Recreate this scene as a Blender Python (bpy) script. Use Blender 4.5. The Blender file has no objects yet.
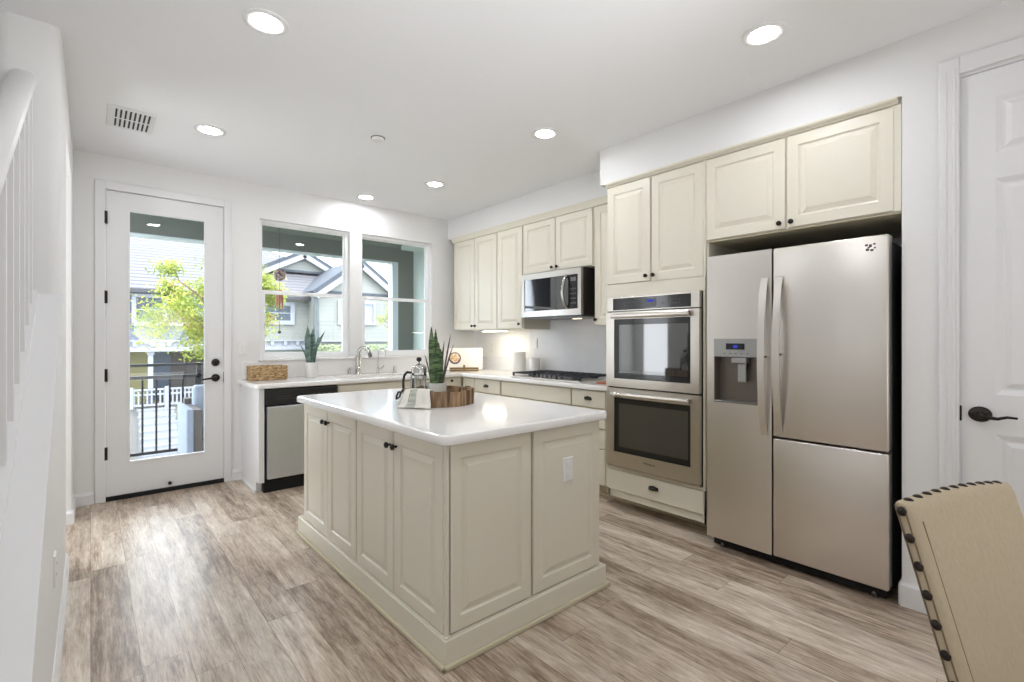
import bpy, bmesh, math, random
from mathutils import Vector, Matrix
random.seed(7)
SC = bpy.context.scene
COL = SC.collection
PI = math.pi

# ------------------------------------------------------------------ camera
YAW = math.radians(40.92)
cam_d = bpy.data.cameras.new('camera')
cam = bpy.data.objects.new('camera', cam_d)
COL.objects.link(cam)
cam.location = (0, 0, 1.291)
cam.rotation_euler = (PI/2, 0, -YAW)
cam_d.sensor_width = 36
cam_d.lens = 486.0/1024*36
cam_d.shift_y = -2.4/1024
cam_d.clip_start = .02
cam_d.clip_end = 300
SC.camera = cam
SC.view_settings.view_transform = 'Standard'
SC.view_settings.look = 'None'
SC.view_settings.gamma = 1
SC.view_settings.use_curve_mapping = False
SC.view_settings.exposure = 0.06

K_WORLD, K_SUN, K_SPOT, K_HALL, K_BOUNCE, K_LAMP, K_STRIP, K_STAIR = 8.5, 3.0, 140.0, 28.0, 42.0, 142.0, 40.0, 3.0
# ------------------------------------------------------------------ world, sun, added fill lights
world = bpy.data.worlds.new('sky'); SC.world = world; world.use_nodes = True
wn = world.node_tree.nodes['Background']
wn.inputs[0].default_value = (0.80, 0.90, 1.0, 1)
wn.inputs[1].default_value = K_WORLD
sd = bpy.data.lights.new('sun', 'SUN'); sd.energy = K_SUN; sd.angle = math.radians(2); sd.color = (1, .96, .9)
sun = bpy.data.objects.new('sun', sd); COL.objects.link(sun)
sun.rotation_euler = (math.radians(38), 0, math.radians(-35))

def area_fill(name, loc, rot, sx, sy, power, color=(.93, .97, 1)):  # area light helper for the added fills
    l = bpy.data.lights.new(name, 'AREA'); l.shape = 'RECTANGLE'; l.size = sx; l.size_y = sy
    l.energy = power; l.color = color
    o = bpy.data.objects.new(name, l); COL.objects.link(o); o.location = loc; o.rotation_euler = rot
    return o
# added fills: two on the windowless stairwell wall, two unseen aimed upward
area_fill('fill_hall', (-1.27, 4.2, 1.4), (PI/2, 0, -PI/2), 1.2, 1.9, K_HALL, (.9, .95, 1))  # added fill in the hall, no window behind it
area_fill('fill_stair', (-1.27, 1.1, 1.35), (PI/2, 0, -PI/2), 1.4, 1.7, K_STAIR, (.86, .93, 1))  # added fill on the blank wall beside the stair rail
area_fill('fill_bounce', (.9, -1.9, .55), (PI, 0, 0), 3.0, 2.4, K_BOUNCE, (.96, .98, 1))  # added unseen panel facing up, brightens the ceiling by bounce
sp = bpy.data.lights.new('fill_spot', 'SPOT'); sp.energy = K_SPOT; sp.color = (.95, .98, 1); sp.spot_size = math.radians(84); sp.spot_blend = 1; sp.shadow_soft_size = .35  # added unseen spot, aimed forward and up to lift the ceiling
spo = bpy.data.objects.new('fill_spot', sp); COL.objects.link(spo); spo.location = (.9, -.35, 1.5)
spo.rotation_euler = Vector((.35, 2.6, 1.75)).to_track_quat('-Z', 'Y').to_euler()
LAMP = K_LAMP            # emission strength of the recessed ceiling lamps

# ------------------------------------------------------------------ helpers
def lin(c):
    r = []
    for v in c:
        v /= 255.
        r.append(v/12.92 if v <= .04045 else ((v+.055)/1.055)**2.4)
    return (r[0], r[1], r[2], 1)

def newmat(name):
    m = bpy.data.materials.new(name); m.use_nodes = True
    return m, m.node_tree.nodes, m.node_tree.links, m.node_tree.nodes['Principled BSDF']

def pmat(name, rgb, rough=.5, metal=0, var=0.0, scale=8, stretch=(1, 1, 1), bump=0, spec=.5, rvar=0, coat=0, emit=None, estr=0, ior=None):
    m, N, L, P = newmat(name)
    c = lin(rgb)
    P.inputs['Base Color'].default_value = c
    P.inputs['Roughness'].default_value = rough
    P.inputs['Metallic'].default_value = metal
    P.inputs['Specular IOR Level'].default_value = spec
    P.inputs['Coat Weight'].default_value = coat
    if ior: P.inputs['IOR'].default_value = ior
    if emit:
        P.inputs['Emission Color'].default_value = lin(emit); P.inputs['Emission Strength'].default_value = estr
    tc = N.new('ShaderNodeTexCoord'); mp = N.new('ShaderNodeMapping'); nz = N.new('ShaderNodeTexNoise')
    L.new(tc.outputs['Object'], mp.inputs[0]); L.new(mp.outputs[0], nz.inputs['Vector'])
    mp.inputs['Scale'].default_value = stretch
    nz.inputs['Scale'].default_value = scale; nz.inputs['Detail'].default_value = 4
    v = max(var, .015)
    mx = N.new('ShaderNodeMix'); mx.data_type = 'RGBA'
    mx.inputs[6].default_value = tuple(x*(1-v) for x in c[:3])+(1,)
    mx.inputs[7].default_value = tuple(min(1, x*(1+v)) for x in c[:3])+(1,)
    L.new(nz.outputs[0], mx.inputs[0]); L.new(mx.outputs[2], P.inputs['Base Color'])
    if rvar:
        mr = N.new('ShaderNodeMapRange'); mr.inputs[3].default_value = rough-rvar; mr.inputs[4].default_value = rough+rvar
        L.new(nz.outputs[0], mr.inputs[0]); L.new(mr.outputs[0], P.inputs['Roughness'])
    if bump:
        b = N.new('ShaderNodeBump'); b.inputs['Strength'].default_value = bump; b.inputs['Distance'].default_value = .002
        L.new(nz.outputs[0], b.inputs['Height']); L.new(b.outputs[0], P.inputs['Normal'])
    return m

def emis(name, rgb, s):
    m, N, L, P = newmat(name); N.remove(P)
    e = N.new('ShaderNodeEmission'); e.inputs[0].default_value = lin(rgb); e.inputs[1].default_value = s
    L.new(e.outputs[0], N['Material Output'].inputs[0]); return m

def glassmat(name, tint=(1, 1, 1), ior=1.45):
    m, N, L, P = newmat(name); N.remove(P)
    t = N.new('ShaderNodeBsdfTransparent'); t.inputs[0].default_value = tint+(1,)
    g = N.new('ShaderNodeBsdfGlossy'); g.inputs['Roughness'].default_value = .0
    f = N.new('ShaderNodeFresnel'); f.inputs[0].default_value = ior
    mx = N.new('ShaderNodeMixShader')
    L.new(f.outputs[0], mx.inputs[0]); L.new(t.outputs[0], mx.inputs[1]); L.new(g.outputs[0], mx.inputs[2])
    L.new(mx.outputs[0], N['Material Output'].inputs[0]); return m

def wavemat(name, rgb, rgb2, per, axis='Z', rough=.7, thin=.12, bump=.0):
    """horizontal courses (lap siding, roof tile rows): a thin line every `per` metres"""
    m, N, L, P = newmat(name)
    tc = N.new('ShaderNodeTexCoord'); sp = N.new('ShaderNodeSeparateXYZ'); L.new(tc.outputs['Object'], sp.inputs[0])
    d = N.new('ShaderNodeMath'); d.operation = 'DIVIDE'; d.inputs[1].default_value = per; L.new(sp.outputs[axis], d.inputs[0])
    fr = N.new('ShaderNodeMath'); fr.operation = 'FRACT'; L.new(d.outputs[0], fr.inputs[0])
    lt = N.new('ShaderNodeMath'); lt.operation = 'LESS_THAN'; lt.inputs[1].default_value = thin; L.new(fr.outputs[0], lt.inputs[0])
    mx = N.new('ShaderNodeMix'); mx.data_type = 'RGBA'
    mx.inputs[6].default_value = lin(rgb); mx.inputs[7].default_value = lin(rgb2)
    L.new(lt.outputs[0], mx.inputs[0]); L.new(mx.outputs[2], P.inputs['Base Color']); P.inputs['Roughness'].default_value = rough
    return m

_W = {}
def wmat(o):
    if o is None: return Matrix()
    return _W.get(o.name, Matrix())

def obj(name, bm, m, parent=None, smooth=None, label=None):
    """one mesh object from a bmesh in world coordinates"""
    if parent is not None: bm.transform(wmat(parent).inverted())
    bmesh.ops.recalc_face_normals(bm, faces=bm.faces)
    me = bpy.data.meshes.new(name); bm.to_mesh(me); bm.free()
    if m is not None: me.materials.append(m)
    if smooth is not None:
        for p in me.polygons: p.use_smooth = True
        me.set_sharp_from_angle(angle=math.radians(smooth))
    o = bpy.data.objects.new(name, me); COL.objects.link(o)
    if parent is not None:
        o.parent = parent; _W[o.name] = wmat(parent)
    if label: o['label'] = label
    return o

def tag(o, label, cat, group=None, kind=None):
    o['label'] = label; o['category'] = cat
    if group: o['group'] = group
    if kind: o['kind'] = kind
    return o

def thing(name, label, cat, loc, rz=0, group=None):
    o = bpy.data.objects.new(name, None); COL.objects.link(o); o.location = loc; o.rotation_euler = (0, 0, rz)
    o.empty_display_size = .1
    _W[o.name] = Matrix.Translation(loc) @ Matrix.Rotation(rz, 4, 'Z')
    return tag(o, label, cat, group)

def struct(name, bm, m, label=None, smooth=None):
    o = obj(name, bm, m, None, smooth); o['kind'] = 'structure'
    if label: o['label'] = label
    return o

def copy_thing(root, loc, label=None, rz=None):
    r = root.copy(); COL.objects.link(r); r.location = loc
    if rz is not None: r.rotation_euler = (0, 0, rz)
    if label: r['label'] = label
    _W[r.name] = Matrix.Translation(loc)
    for ch in list(root.children):
        c = ch.copy(); COL.objects.link(c); c.parent = r
        for g in list(ch.children):
            d = g.copy(); COL.objects.link(d); d.parent = c
    return r

def BM(): return bmesh.new()

def box(bm, lo, hi, bev=0, seg=2, mat=None, edges=None):
    lo, hi = [min(a, b) for a, b in zip(lo, hi)], [max(a, b) for a, b in zip(lo, hi)]
    vs = [bm.verts.new((x, y, z)) for x in (lo[0], hi[0]) for y in (lo[1], hi[1]) for z in (lo[2], hi[2])]
    F = [(0, 1, 3, 2), (4, 6, 7, 5), (0, 4, 5, 1), (2, 3, 7, 6), (0, 2, 6, 4), (1, 5, 7, 3)]
    fs = [bm.faces.new([vs[i] for i in f]) for f in F]
    if bev:
        es = list({e for f in fs for e in f.edges})
        if edges: es = [e for e in es if edges((e.verts[0].co+e.verts[1].co)/2, (e.verts[1].co-e.verts[0].co).normalized())]
        r = bmesh.ops.bevel(bm, geom=es, offset=bev, segments=seg, affect='EDGES', profile=.5)
        vs = list({v for f in bm.faces for v in f.verts if v.is_valid}) if mat is not None else vs
    if mat is not None:
        vv = [v for v in vs if v.is_valid]
        bmesh.ops.transform(bm, matrix=mat, verts=vv)
    return bm

def mbox(lo, hi, M=None, bev=0, seg=2):
    b = BM(); box(b, lo, hi, bev, seg)
    if M is not None: b.transform(M)
    return b

def join(bm, other):
    me = bpy.data.meshes.new('tmp'); other.to_mesh(me); other.free(); bm.from_mesh(me); bpy.data.meshes.remove(me)
    return bm

def basis(ax):
    ax = Vector(ax).normalized()
    t = Vector((0, 0, 1)) if abs(ax.z) < .9 else Vector((1, 0, 0))
    a = ax.cross(t).normalized(); b = ax.cross(a).normalized()
    return a, b, ax

def lathe(bm, prof, o=(0, 0, 0), ax=(0, 0, 1), seg=24, cap=True):
    a, b, n = basis(ax); o = Vector(o); rings = []
    for r, h in prof:
        rings.append([bm.verts.new(o+n*h+(a*math.cos(2*PI*i/seg)+b*math.sin(2*PI*i/seg))*max(r, 1e-4)) for i in range(seg)])
    for p, q in zip(rings, rings[1:]):
        for i in range(seg):
            bm.faces.new((p[i], p[(i+1) % seg], q[(i+1) % seg], q[i]))
    if cap:
        bm.faces.new(rings[0]); bm.faces.new(rings[-1][::-1])
    return bm

def tube(bm, pts, r, seg=8, cap=True, flat=None):
    pts = [Vector(p) for p in pts]; n = len(pts)
    rr = r if isinstance(r, (list, tuple)) else [r]*n
    t0 = (pts[1]-pts[0]).normalized(); a, b, _ = basis(t0); rings = []
    for i, p in enumerate(pts):
        t = (pts[min(i+1, n-1)]-pts[max(i-1, 0)]).normalized()
        a = (a-t*a.dot(t)).normalized(); b = t.cross(a)
        rings.append([bm.verts.new(p+(a*math.cos(2*PI*k/seg)+b*math.sin(2*PI*k/seg))*rr[i]) for k in range(seg)])
    for p, q in zip(rings, rings[1:]):
        for k in range(seg): bm.faces.new((p[k], p[(k+1) % seg], q[(k+1) % seg], q[k]))
    if cap: bm.faces.new(rings[0]); bm.faces.new(rings[-1][::-1])
    return bm

def arc(c, r, a0, a1, n, U, V):
    c, U, V = Vector(c), Vector(U), Vector(V)
    return [c+U*(r*math.cos(a0+(a1-a0)*i/n))+V*(r*math.sin(a0+(a1-a0)*i/n)) for i in range(n+1)]

def prism(bm, poly, O, U, V, N, depth):
    """extrude polygon (u,v) list along N"""
    O, U, V, N = Vector(O), Vector(U), Vector(V), Vector(N)
    a = [bm.verts.new(O+U*p[0]+V*p[1]) for p in poly]; b = [bm.verts.new(v.co+N*depth) for v in a]
    bm.faces.new(a); bm.faces.new(b[::-1]); k = len(a)
    for i in range(k): bm.faces.new((a[i], b[i], b[(i+1) % k], a[(i+1) % k]))
    return bm

def rings(bm, O, U, V, N, w, h, spec, back=.02):
    """panel w x h whose front is nested rectangles: spec = [(inset, height)...]"""
    O, U, V, N = Vector(O), Vector(U), Vector(V), Vector(N)
    def ring(i, z): return [bm.verts.new(O+U*x+V*y+N*z) for x, y in ((i, i), (w-i, i), (w-i, h-i), (i, h-i))]
    R = [ring(0, -back)]+[ring(i, z) for i, z in spec]
    bm.faces.new(R[0][::-1])
    for p, q in zip(R, R[1:]):
        for k in range(4): bm.faces.new((p[k], p[(k+1) % 4], q[(k+1) % 4], q[k]))
    bm.faces.new(R[-1]); return bm

def raised(w, h, rail=.058):
    rail = min(rail, w*.2, h*.25)
    return [(0, -.003), (.003, 0), (rail, 0), (rail+.004, -.006), (rail+.010, -.008), (rail+.014, -.0075), (rail+.034, -.0015), (rail+.036, 0)]

def flatface(w, h): return [(0, -.004), (.004, 0)]

def frame(bm, O, U, V, N, w, h, fw, depth, fb=None, ft=None):
    """rectangular picture-frame ring of four bars"""
    O, U, V, N = Vector(O), Vector(U), Vector(V), Vector(N)
    fb = fw if fb is None else fb; ft = fw if ft is None else ft
    for (x0, x1, y0, y1) in ((0, fw, 0, h), (w-fw, w, 0, h), (fw, w-fw, 0, fb), (fw, w-fw, h-ft, h)):
        prism(bm, [(x0, y0), (x1, y0), (x1, y1), (x0, y1)], O, U, V, N, depth)
    return bm

def holes(bm, x0, x1, z0, z1, hs, put):
    """rectangle minus rectangular holes, put(xa,xb,za,zb) makes a box"""
    xs = sorted({x0, x1, *[h[0] for h in hs], *[h[1] for h in hs]})
    for a, b in zip(xs, xs[1:]):
        cur = z0; c = (a+b)/2
        for h in sorted([h for h in hs if h[0] < c < h[1]], key=lambda h: h[2]):
            if h[2] > cur: put(a, b, cur, h[2])
            cur = h[3]
        if cur < z1: put(a, b, cur, z1)

def text_bm(s, size, O, U, V, depth=.0008):
    c = bpy.data.curves.new('txt', 'FONT'); c.body = s; c.size = size; c.extrude = depth; c.align_x = 'CENTER'
    o = bpy.data.objects.new('txt', c); COL.objects.link(o)
    dg = bpy.context.evaluated_depsgraph_get(); dg.update()
    me = bpy.data.meshes.new_from_object(o.evaluated_get(dg)); b = BM(); b.from_mesh(me)
    bpy.data.objects.remove(o); bpy.data.curves.remove(c); bpy.data.meshes.remove(me)
    U, V = Vector(U), Vector(V); Nn = U.cross(V); M = Matrix((U, V, Nn)).transposed().to_4x4(); M.translation = Vector(O)
    b.transform(M); return b

# ------------------------------------------------------------------ materials
M = {}
M['wall'] = pmat('wall_paint', (236, 235, 233), .75, var=.01, scale=90, bump=.12)
M['ceil'] = pmat('ceiling_paint', (242, 242, 243), .85, var=.01, scale=60, bump=.15)
M['trim'] = pmat('white_trim_paint', (232, 231, 230), .35, scale=30)
M['cream'] = pmat('cream_cabinet_lacquer', (228, 222, 205), .32, var=.015, scale=12)
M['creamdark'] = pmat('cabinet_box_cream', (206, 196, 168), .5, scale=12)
M['quartz'] = pmat('white_quartz', (244, 242, 239), .09, var=.03, scale=35, rvar=.02)
M['splash'] = pmat('pale_splash_quartz', (228, 229, 232), .2, var=.05, scale=9)
M['steel'] = pmat('brushed_steel', (220, 215, 208), .36, 1, var=.03, scale=3, stretch=(2, 2, .5), rvar=.02)
M['steel2'] = pmat('oven_steel', (210, 204, 196), .28, 1, var=.03, scale=3, stretch=(2, 2, .5), rvar=.02)
M['steelcool'] = pmat('cool_steel', (206, 212, 222), .3, 1, var=.04, scale=4, stretch=(3, 3, .3))
M['steeld'] = pmat('dark_steel', (120, 120, 120), .35, 1)
M['chrome'] = pmat('polished_nickel', (200, 198, 194), .12, 1)
M['black'] = pmat('black_plastic', (22, 22, 24), .4)
M['oilbronze'] = pmat('dark_bronze', (48, 42, 38), .35, .7)
M['ovenglass'] = pmat('oven_glass', (40, 42, 46), .04, 0, coat=.5, ior=1.9, spec=.7)
M['ovenframe'] = pmat('oven_glass_border', (22, 23, 26), .12, 0, coat=.3)
M['iron'] = pmat('cast_iron', (52, 54, 60), .55, .2, var=.1, scale=80, bump=.3)
M['fridgeside'] = pmat('fridge_side', (40, 38, 37), .55)
M['glass'] = glassmat('clear_pane')
M['jar'] = glassmat('jar_glass', (.93, .96, .96))
M['ceramic'] = pmat('white_ceramic', (232, 230, 226), .35)
M['soil'] = pmat('potting_soil', (70, 54, 42), .9, var=.3, scale=60, bump=.6)
M['cloth'] = pmat('cream_tea_towel', (240, 236, 226), .9, var=.05, scale=120, bump=.4)
M['linen'] = pmat('tan_linen', (188, 172, 146), .9, var=.13, scale=160, stretch=(1, 1, .35), bump=.5)
M['darkwood'] = pmat('dark_chair_leg_wood', (62, 46, 36), .45, var=.2, scale=5, stretch=(8, 8, 1))
M['plastic'] = pmat('white_plastic', (236, 235, 232), .4)
M['lampglow'] = emis('lamp_glow', (247, 249, 255), LAMP)
M['strip'] = emis('under_cabinet_glow', (255, 244, 222), K_STRIP)
M['strip2'] = emis('microwave_lamp_glow', (255, 232, 190), 9)
M['slot'] = pmat('dark_slot', (60, 60, 62), .8)
M['rubber'] = pmat('rubber_black', (14, 14, 14), .8)
M['paper'] = pmat('book_paper', (244, 240, 232), .8)
M['standwood'] = pmat('olive_wood', (132, 108, 70), .6, var=.25, scale=6, stretch=(1, 1, 6))
M['copper'] = pmat('red_brown_wood', (168, 96, 66), .5, var=.2, scale=20)
M['blue_lcd'] = emis('blue_display', (60, 70, 190), 1.0)
M['grey_lcd'] = pmat('grey_display', (24, 26, 36), .15)
M['iceplastic'] = pmat('dispenser_grey', (168, 168, 166), .3, .7)
M['cavity'] = pmat('dispenser_cavity', (120, 112, 104), .35, .6)
M['mark'] = pmat('grey_marking', (96, 92, 90), .4, .5)
M['balc'] = pmat('balcony_stucco_grey_green', (104, 108, 100), .9, var=.05, scale=40, bump=.3)
M['balcs'] = pmat('balcony_stucco_pale', (176, 188, 182), .9, var=.05, scale=30, bump=.3)
M['balctrim'] = pmat('balcony_trim', (200, 206, 212), .7)
M['deck'] = pmat('balcony_deck', (140, 138, 134), .8, var=.1, scale=20)
M['rail'] = pmat('black_painted_metal', (46, 46, 50), .4, .3)
M['wicker'] = pmat('grey_wicker', (96, 90, 86), .8, var=.4, scale=70, stretch=(1, 1, 2), bump=1)
M['cushion'] = pmat('pale_blue_cushion', (140, 148, 162), .9, var=.05, scale=30)
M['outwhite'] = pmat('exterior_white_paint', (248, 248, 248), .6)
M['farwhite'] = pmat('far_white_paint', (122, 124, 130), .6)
M['sidingblue'] = wavemat('blue_grey_lap_siding', (74, 80, 98), (60, 66, 82), .15)
M['sidinggreen'] = wavemat('pale_green_lap_siding', (112, 113, 108), (99, 101, 96), .15)
M['yellowwall'] = pmat('yellow_porch_wall', (120, 115, 80), .85)
M['brownwall'] = pmat('taupe_porch_wall', (70, 65, 62), .85)
M['roof'] = wavemat('pale_roof_tiles', (86, 84, 87), (52, 50, 54), .30, 'Y', .8, .30)
M['roofedge'] = pmat('slate_roof_edge', (50, 54, 62), .8)
M['winglass'] = pmat('far_window_glass', (58, 66, 76), .3, 0, spec=.2)
M['blind'] = pmat('far_window_blind', (118, 124, 136), .6)
M['grass'] = pmat('lawn', (70, 80, 46), .95, var=.35, scale=3)
M['concrete'] = pmat('pale_concrete', (130, 128, 126), .85, var=.08, scale=6)
M['bark'] = pmat('bark', (104, 82, 64), .9, var=.3, scale=20, stretch=(1, 1, .2), bump=.6)

def basketmat(name, a, b, sc=(26, 26, 50)):
    m, N, L, P = newmat(name)
    tc = N.new('ShaderNodeTexCoord'); mp = N.new('ShaderNodeMapping'); mp.inputs['Scale'].default_value = sc
    L.new(tc.outputs['Object'], mp.inputs[0]); nz = N.new('ShaderNodeTexNoise'); nz.inputs['Scale'].default_value = 1.5
    L.new(mp.outputs[0], nz.inputs['Vector'])
    r = N.new('ShaderNodeValToRGB'); r.color_ramp.elements[0].color = lin(a); r.color_ramp.elements[1].color = lin(b)
    r.color_ramp.elements[0].position = .35; r.color_ramp.elements[1].position = .65
    L.new(nz.outputs[0], r.inputs[0]); L.new(r.outputs[0], P.inputs['Base Color']); P.inputs['Roughness'].default_value = .8
    return m
M['basket'] = basketmat('woven_seagrass', (134, 100, 62), (206, 176, 132))
M['stave'] = basketmat('weathered_wood', (96, 72, 50), (172, 142, 108), (34, 34, 3.5))

def leafmat(name, a, b, sc, stretch):
    m, N, L, P = newmat(name)
    tc = N.new('ShaderNodeTexCoord'); mp = N.new('ShaderNodeMapping'); mp.inputs['Scale'].default_value = stretch
    nz = N.new('ShaderNodeTexNoise'); nz.inputs['Scale'].default_value = sc; nz.inputs['Detail'].default_value = 3
    L.new(tc.outputs['Object'], mp.inputs[0]); L.new(mp.outputs[0], nz.inputs['Vector'])
    r = N.new('ShaderNodeValToRGB'); r.color_ramp.elements[0].color = lin(a); r.color_ramp.elements[1].color = lin(b)
    r.color_ramp.elements[0].position = .42; r.color_ramp.elements[1].position = .58
    L.new(nz.outputs[0], r.inputs[0]); L.new(r.outputs[0], P.inputs['Base Color']); P.inputs['Roughness'].default_value = .45
    return m
M['snake'] = leafmat('snake_plant_leaf', (36, 62, 38), (104, 128, 80), 9, (2, 2, 9))
M['snake2'] = leafmat('blue_green_leaf', (66, 92, 84), (104, 130, 120), 7, (2, 2, 6))
M['snakepurple'] = pmat('dark_leaf_edge', (86, 74, 72), .6)

def treemat():
    m, N, L, P = newmat('yellow_green_foliage')
    tc = N.new('ShaderNodeTexCoord'); nz = N.new('ShaderNodeTexNoise'); nz.inputs['Scale'].default_value = 2.5
    L.new(tc.outputs['Object'], nz.inputs['Vector'])
    r = N.new('ShaderNodeValToRGB'); e = r.color_ramp.elements
    e[0].color = lin((96, 116, 30)); e[0].position = .35; e[1].color = lin((156, 158, 66)); e[1].position = .6
    x = r.color_ramp.elements.new(.72); x.color = lin((160, 128, 104))
    L.new(nz.outputs[0], r.inputs[0]); L.new(r.outputs[0], P.inputs['Base Color']); P.inputs['Roughness'].default_value = .7
    t = N.new('ShaderNodeBsdfTranslucent'); L.new(r.outputs[0], t.inputs[0]); mx = N.new('ShaderNodeMixShader'); mx.inputs[0].default_value = .4
    L.new(P.outputs[0], mx.inputs[1]); L.new(t.outputs[0], mx.inputs[2]); L.new(mx.outputs[0], N['Material Output'].inputs[0])
    return m
M['foliage'] = treemat()

def floormat():
    m, N, L, P = newmat('vinyl_plank_floor')
    tc = N.new('ShaderNodeTexCoord'); sp_ = N.new('ShaderNodeSeparateXYZ'); L.new(tc.outputs['Object'], sp_.inputs[0])
    def mth(op, a, b=None, c=None):
        n = N.new('ShaderNodeMath'); n.operation = op
        for k, v_ in enumerate((a, b, c)):
            if v_ is None: continue
            if isinstance(v_, (int, float)): n.inputs[k].default_value = v_
            else: L.new(v_, n.inputs[k])
        return n.outputs[0]
    PW, PL = .152, 1.22
    xr = mth('DIVIDE', sp_.outputs['X'], PW); row = mth('FLOOR', xr)
    w1 = N.new('ShaderNodeTexWhiteNoise'); w1.noise_dimensions = '1D'; L.new(row, w1.inputs['W'])
    yr = mth('ADD', mth('DIVIDE', sp_.outputs['Y'], PL), mth('MULTIPLY', w1.outputs['Value'], 7.0)); pl = mth('FLOOR', yr)
    cid = N.new('ShaderNodeCombineXYZ'); L.new(row, cid.inputs[0]); L.new(pl, cid.inputs[1])
    w2 = N.new('ShaderNodeTexWhiteNoise'); w2.noise_dimensions = '2D'; L.new(cid.outputs[0], w2.inputs['Vector'])
    rnd_ = w2.outputs['Value']
    fx_ = mth('ABSOLUTE', mth('SUBTRACT', mth('FRACT', xr), .5)); fy_ = mth('ABSOLUTE', mth('SUBTRACT', mth('FRACT', yr), .5))
    seam = mth('MAXIMUM', mth('GREATER_THAN', fx_, .5-.0011/PW), mth('GREATER_THAN', fy_, .5-.0011/PL))
    W = mth('MULTIPLY', rnd_, 53.0)
    def noise(scale, st, det, dist=0, rough=.6):
        q = N.new('ShaderNodeMapping'); q.inputs['Scale'].default_value = st; L.new(tc.outputs['Object'], q.inputs[0])
        n = N.new('ShaderNodeTexNoise'); n.noise_dimensions = '4D'; n.inputs['Scale'].default_value = scale; n.inputs['Detail'].default_value = det
        n.inputs['Roughness'].default_value = rough; n.inputs['Distortion'].default_value = dist
        L.new(q.outputs[0], n.inputs['Vector']); L.new(W, n.inputs['W']); return n.outputs[0]
    a = noise(3.0, (9, .9, 1), 7, .5); b_ = noise(6, (24, 1.8, 1), 6, .3, .75); c_ = noise(2.5, (3, 1.3, 1), 4, .8)
    v_ = mth('ADD', mth('ADD', mth('MULTIPLY', a, .36), mth('MULTIPLY', b_, .42)), mth('MULTIPLY', c_, .22))
    v_ = mth('ADD', v_, mth('MULTIPLY', mth('SUBTRACT', rnd_, .5), .10))
    st = N.new('ShaderNodeMapRange'); st.inputs[1].default_value = .38; st.inputs[2].default_value = .62; L.new(v_, st.inputs[0])
    r = N.new('ShaderNodeValToRGB'); e = r.color_ramp.elements
    e[0].position = .0; e[0].color = lin((120, 101, 84)); e[1].position = 1; e[1].color = lin((232, 220, 205))
    x = e.new(.25); x.color = lin((160, 140, 121)); x = e.new(.5); x.color = lin((192, 174, 154)); x = e.new(.75); x.color = lin((213, 199, 182))
    L.new(st.outputs[0], r.inputs[0])
    # a cooler, greyer streak here and there
    g_ = noise(1.2, (4, .7, 1), 3); gr = N.new('ShaderNodeMapRange'); gr.inputs[1].default_value = .48; gr.inputs[2].default_value = .66; gr.inputs[4].default_value = .55; L.new(g_, gr.inputs[0])
    mg = N.new('ShaderNodeMix'); mg.data_type = 'RGBA'; mg.blend_type = 'MULTIPLY'; mg.inputs[7].default_value = (.80, .82, .86, 1)
    L.new(gr.outputs[0], mg.inputs[0]); L.new(r.outputs[0], mg.inputs[6])
    mo = N.new('ShaderNodeMix'); mo.data_type = 'RGBA'; mo.blend_type = 'MULTIPLY'; mo.inputs[7].default_value = (.5, .46, .43, 1)
    L.new(seam, mo.inputs[0]); L.new(mg.outputs[2], mo.inputs[6]); L.new(mo.outputs[2], P.inputs['Base Color'])
    P.inputs['Roughness'].default_value = .34
    bp = N.new('ShaderNodeBump'); bp.inputs['Strength'].default_value = .2; bp.inputs['Distance'].default_value = .002
    L.new(v_, bp.inputs['Height']); L.new(bp.outputs[0], P.inputs['Normal'])
    return m
M['floor'] = floormat()

# ------------------------------------------------------------------ room shell
C = 2.74; YB = 5.011; XR = 3.70; XS = 3.306; XP = 2.97; XL = -.103; XO = -1.3; YR = -3.5
b = BM(); box(b, (XO, YR, -.12), (XR+.15, YB+.04, 0)); struct('floor', b, M['floor'])
b = BM(); box(b, (XO, YR, C), (XR+.15, YB+.15, C+.15)); struct('ceiling', b, M['ceil'])
DX0, DX1, DZ = .089, .906, 2.474
W1 = (1.204, 2.075, 1.10, 2.425); W2 = (2.205, 3.080, 1.10, 2.425)
b = BM(); holes(b, XO, XR+.15, 0, C, [(DX0-.02, DX1+.02, 0, DZ+.02), W1, W2], lambda a, c, z0, z1: box(b, (a, YB, z0), (c, YB+.14, z1)))
struct('wall_back', b, M['wall'])
# right side: recessed wall behind the cabinets, soffits above them, pillar and door wall
b = BM(); box(b, (XR, .53, 0), (XR+.15, YB, C))
box(b, (XS, 2.389, 2.498), (XR, YB, C))                      # shallow soffit
box(b, (XP, .542, 2.468), (XR, 2.389, C))                    # deep soffit
struct('wall_right', b, M['wall'])
b = BM()
holes(b, YR, .542, 0, C, [(-.45, .334, 0, 2.483)], lambda a, c, z0, z1: box(b, (XP, a, z0), (XP+.73 if a > .3 else XP+.14, c, z1)))
struct('wall_pillar', b, M['wall'])
b = BM(); holes(b, XO, XP+.14, 0, C, [], lambda a, c, z0, z1: box(b, (a, YR-.15, z0), (c, YR, z1))); struct('wall_rear', b, M['wall'])
b = BM(); holes(b, YR, YB, 0, C, [], lambda a, c, z0, z1: box(b, (XO-.15, a, z0), (XO, c, z1))); struct('wall_stairwell', b, M['wall'])
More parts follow.
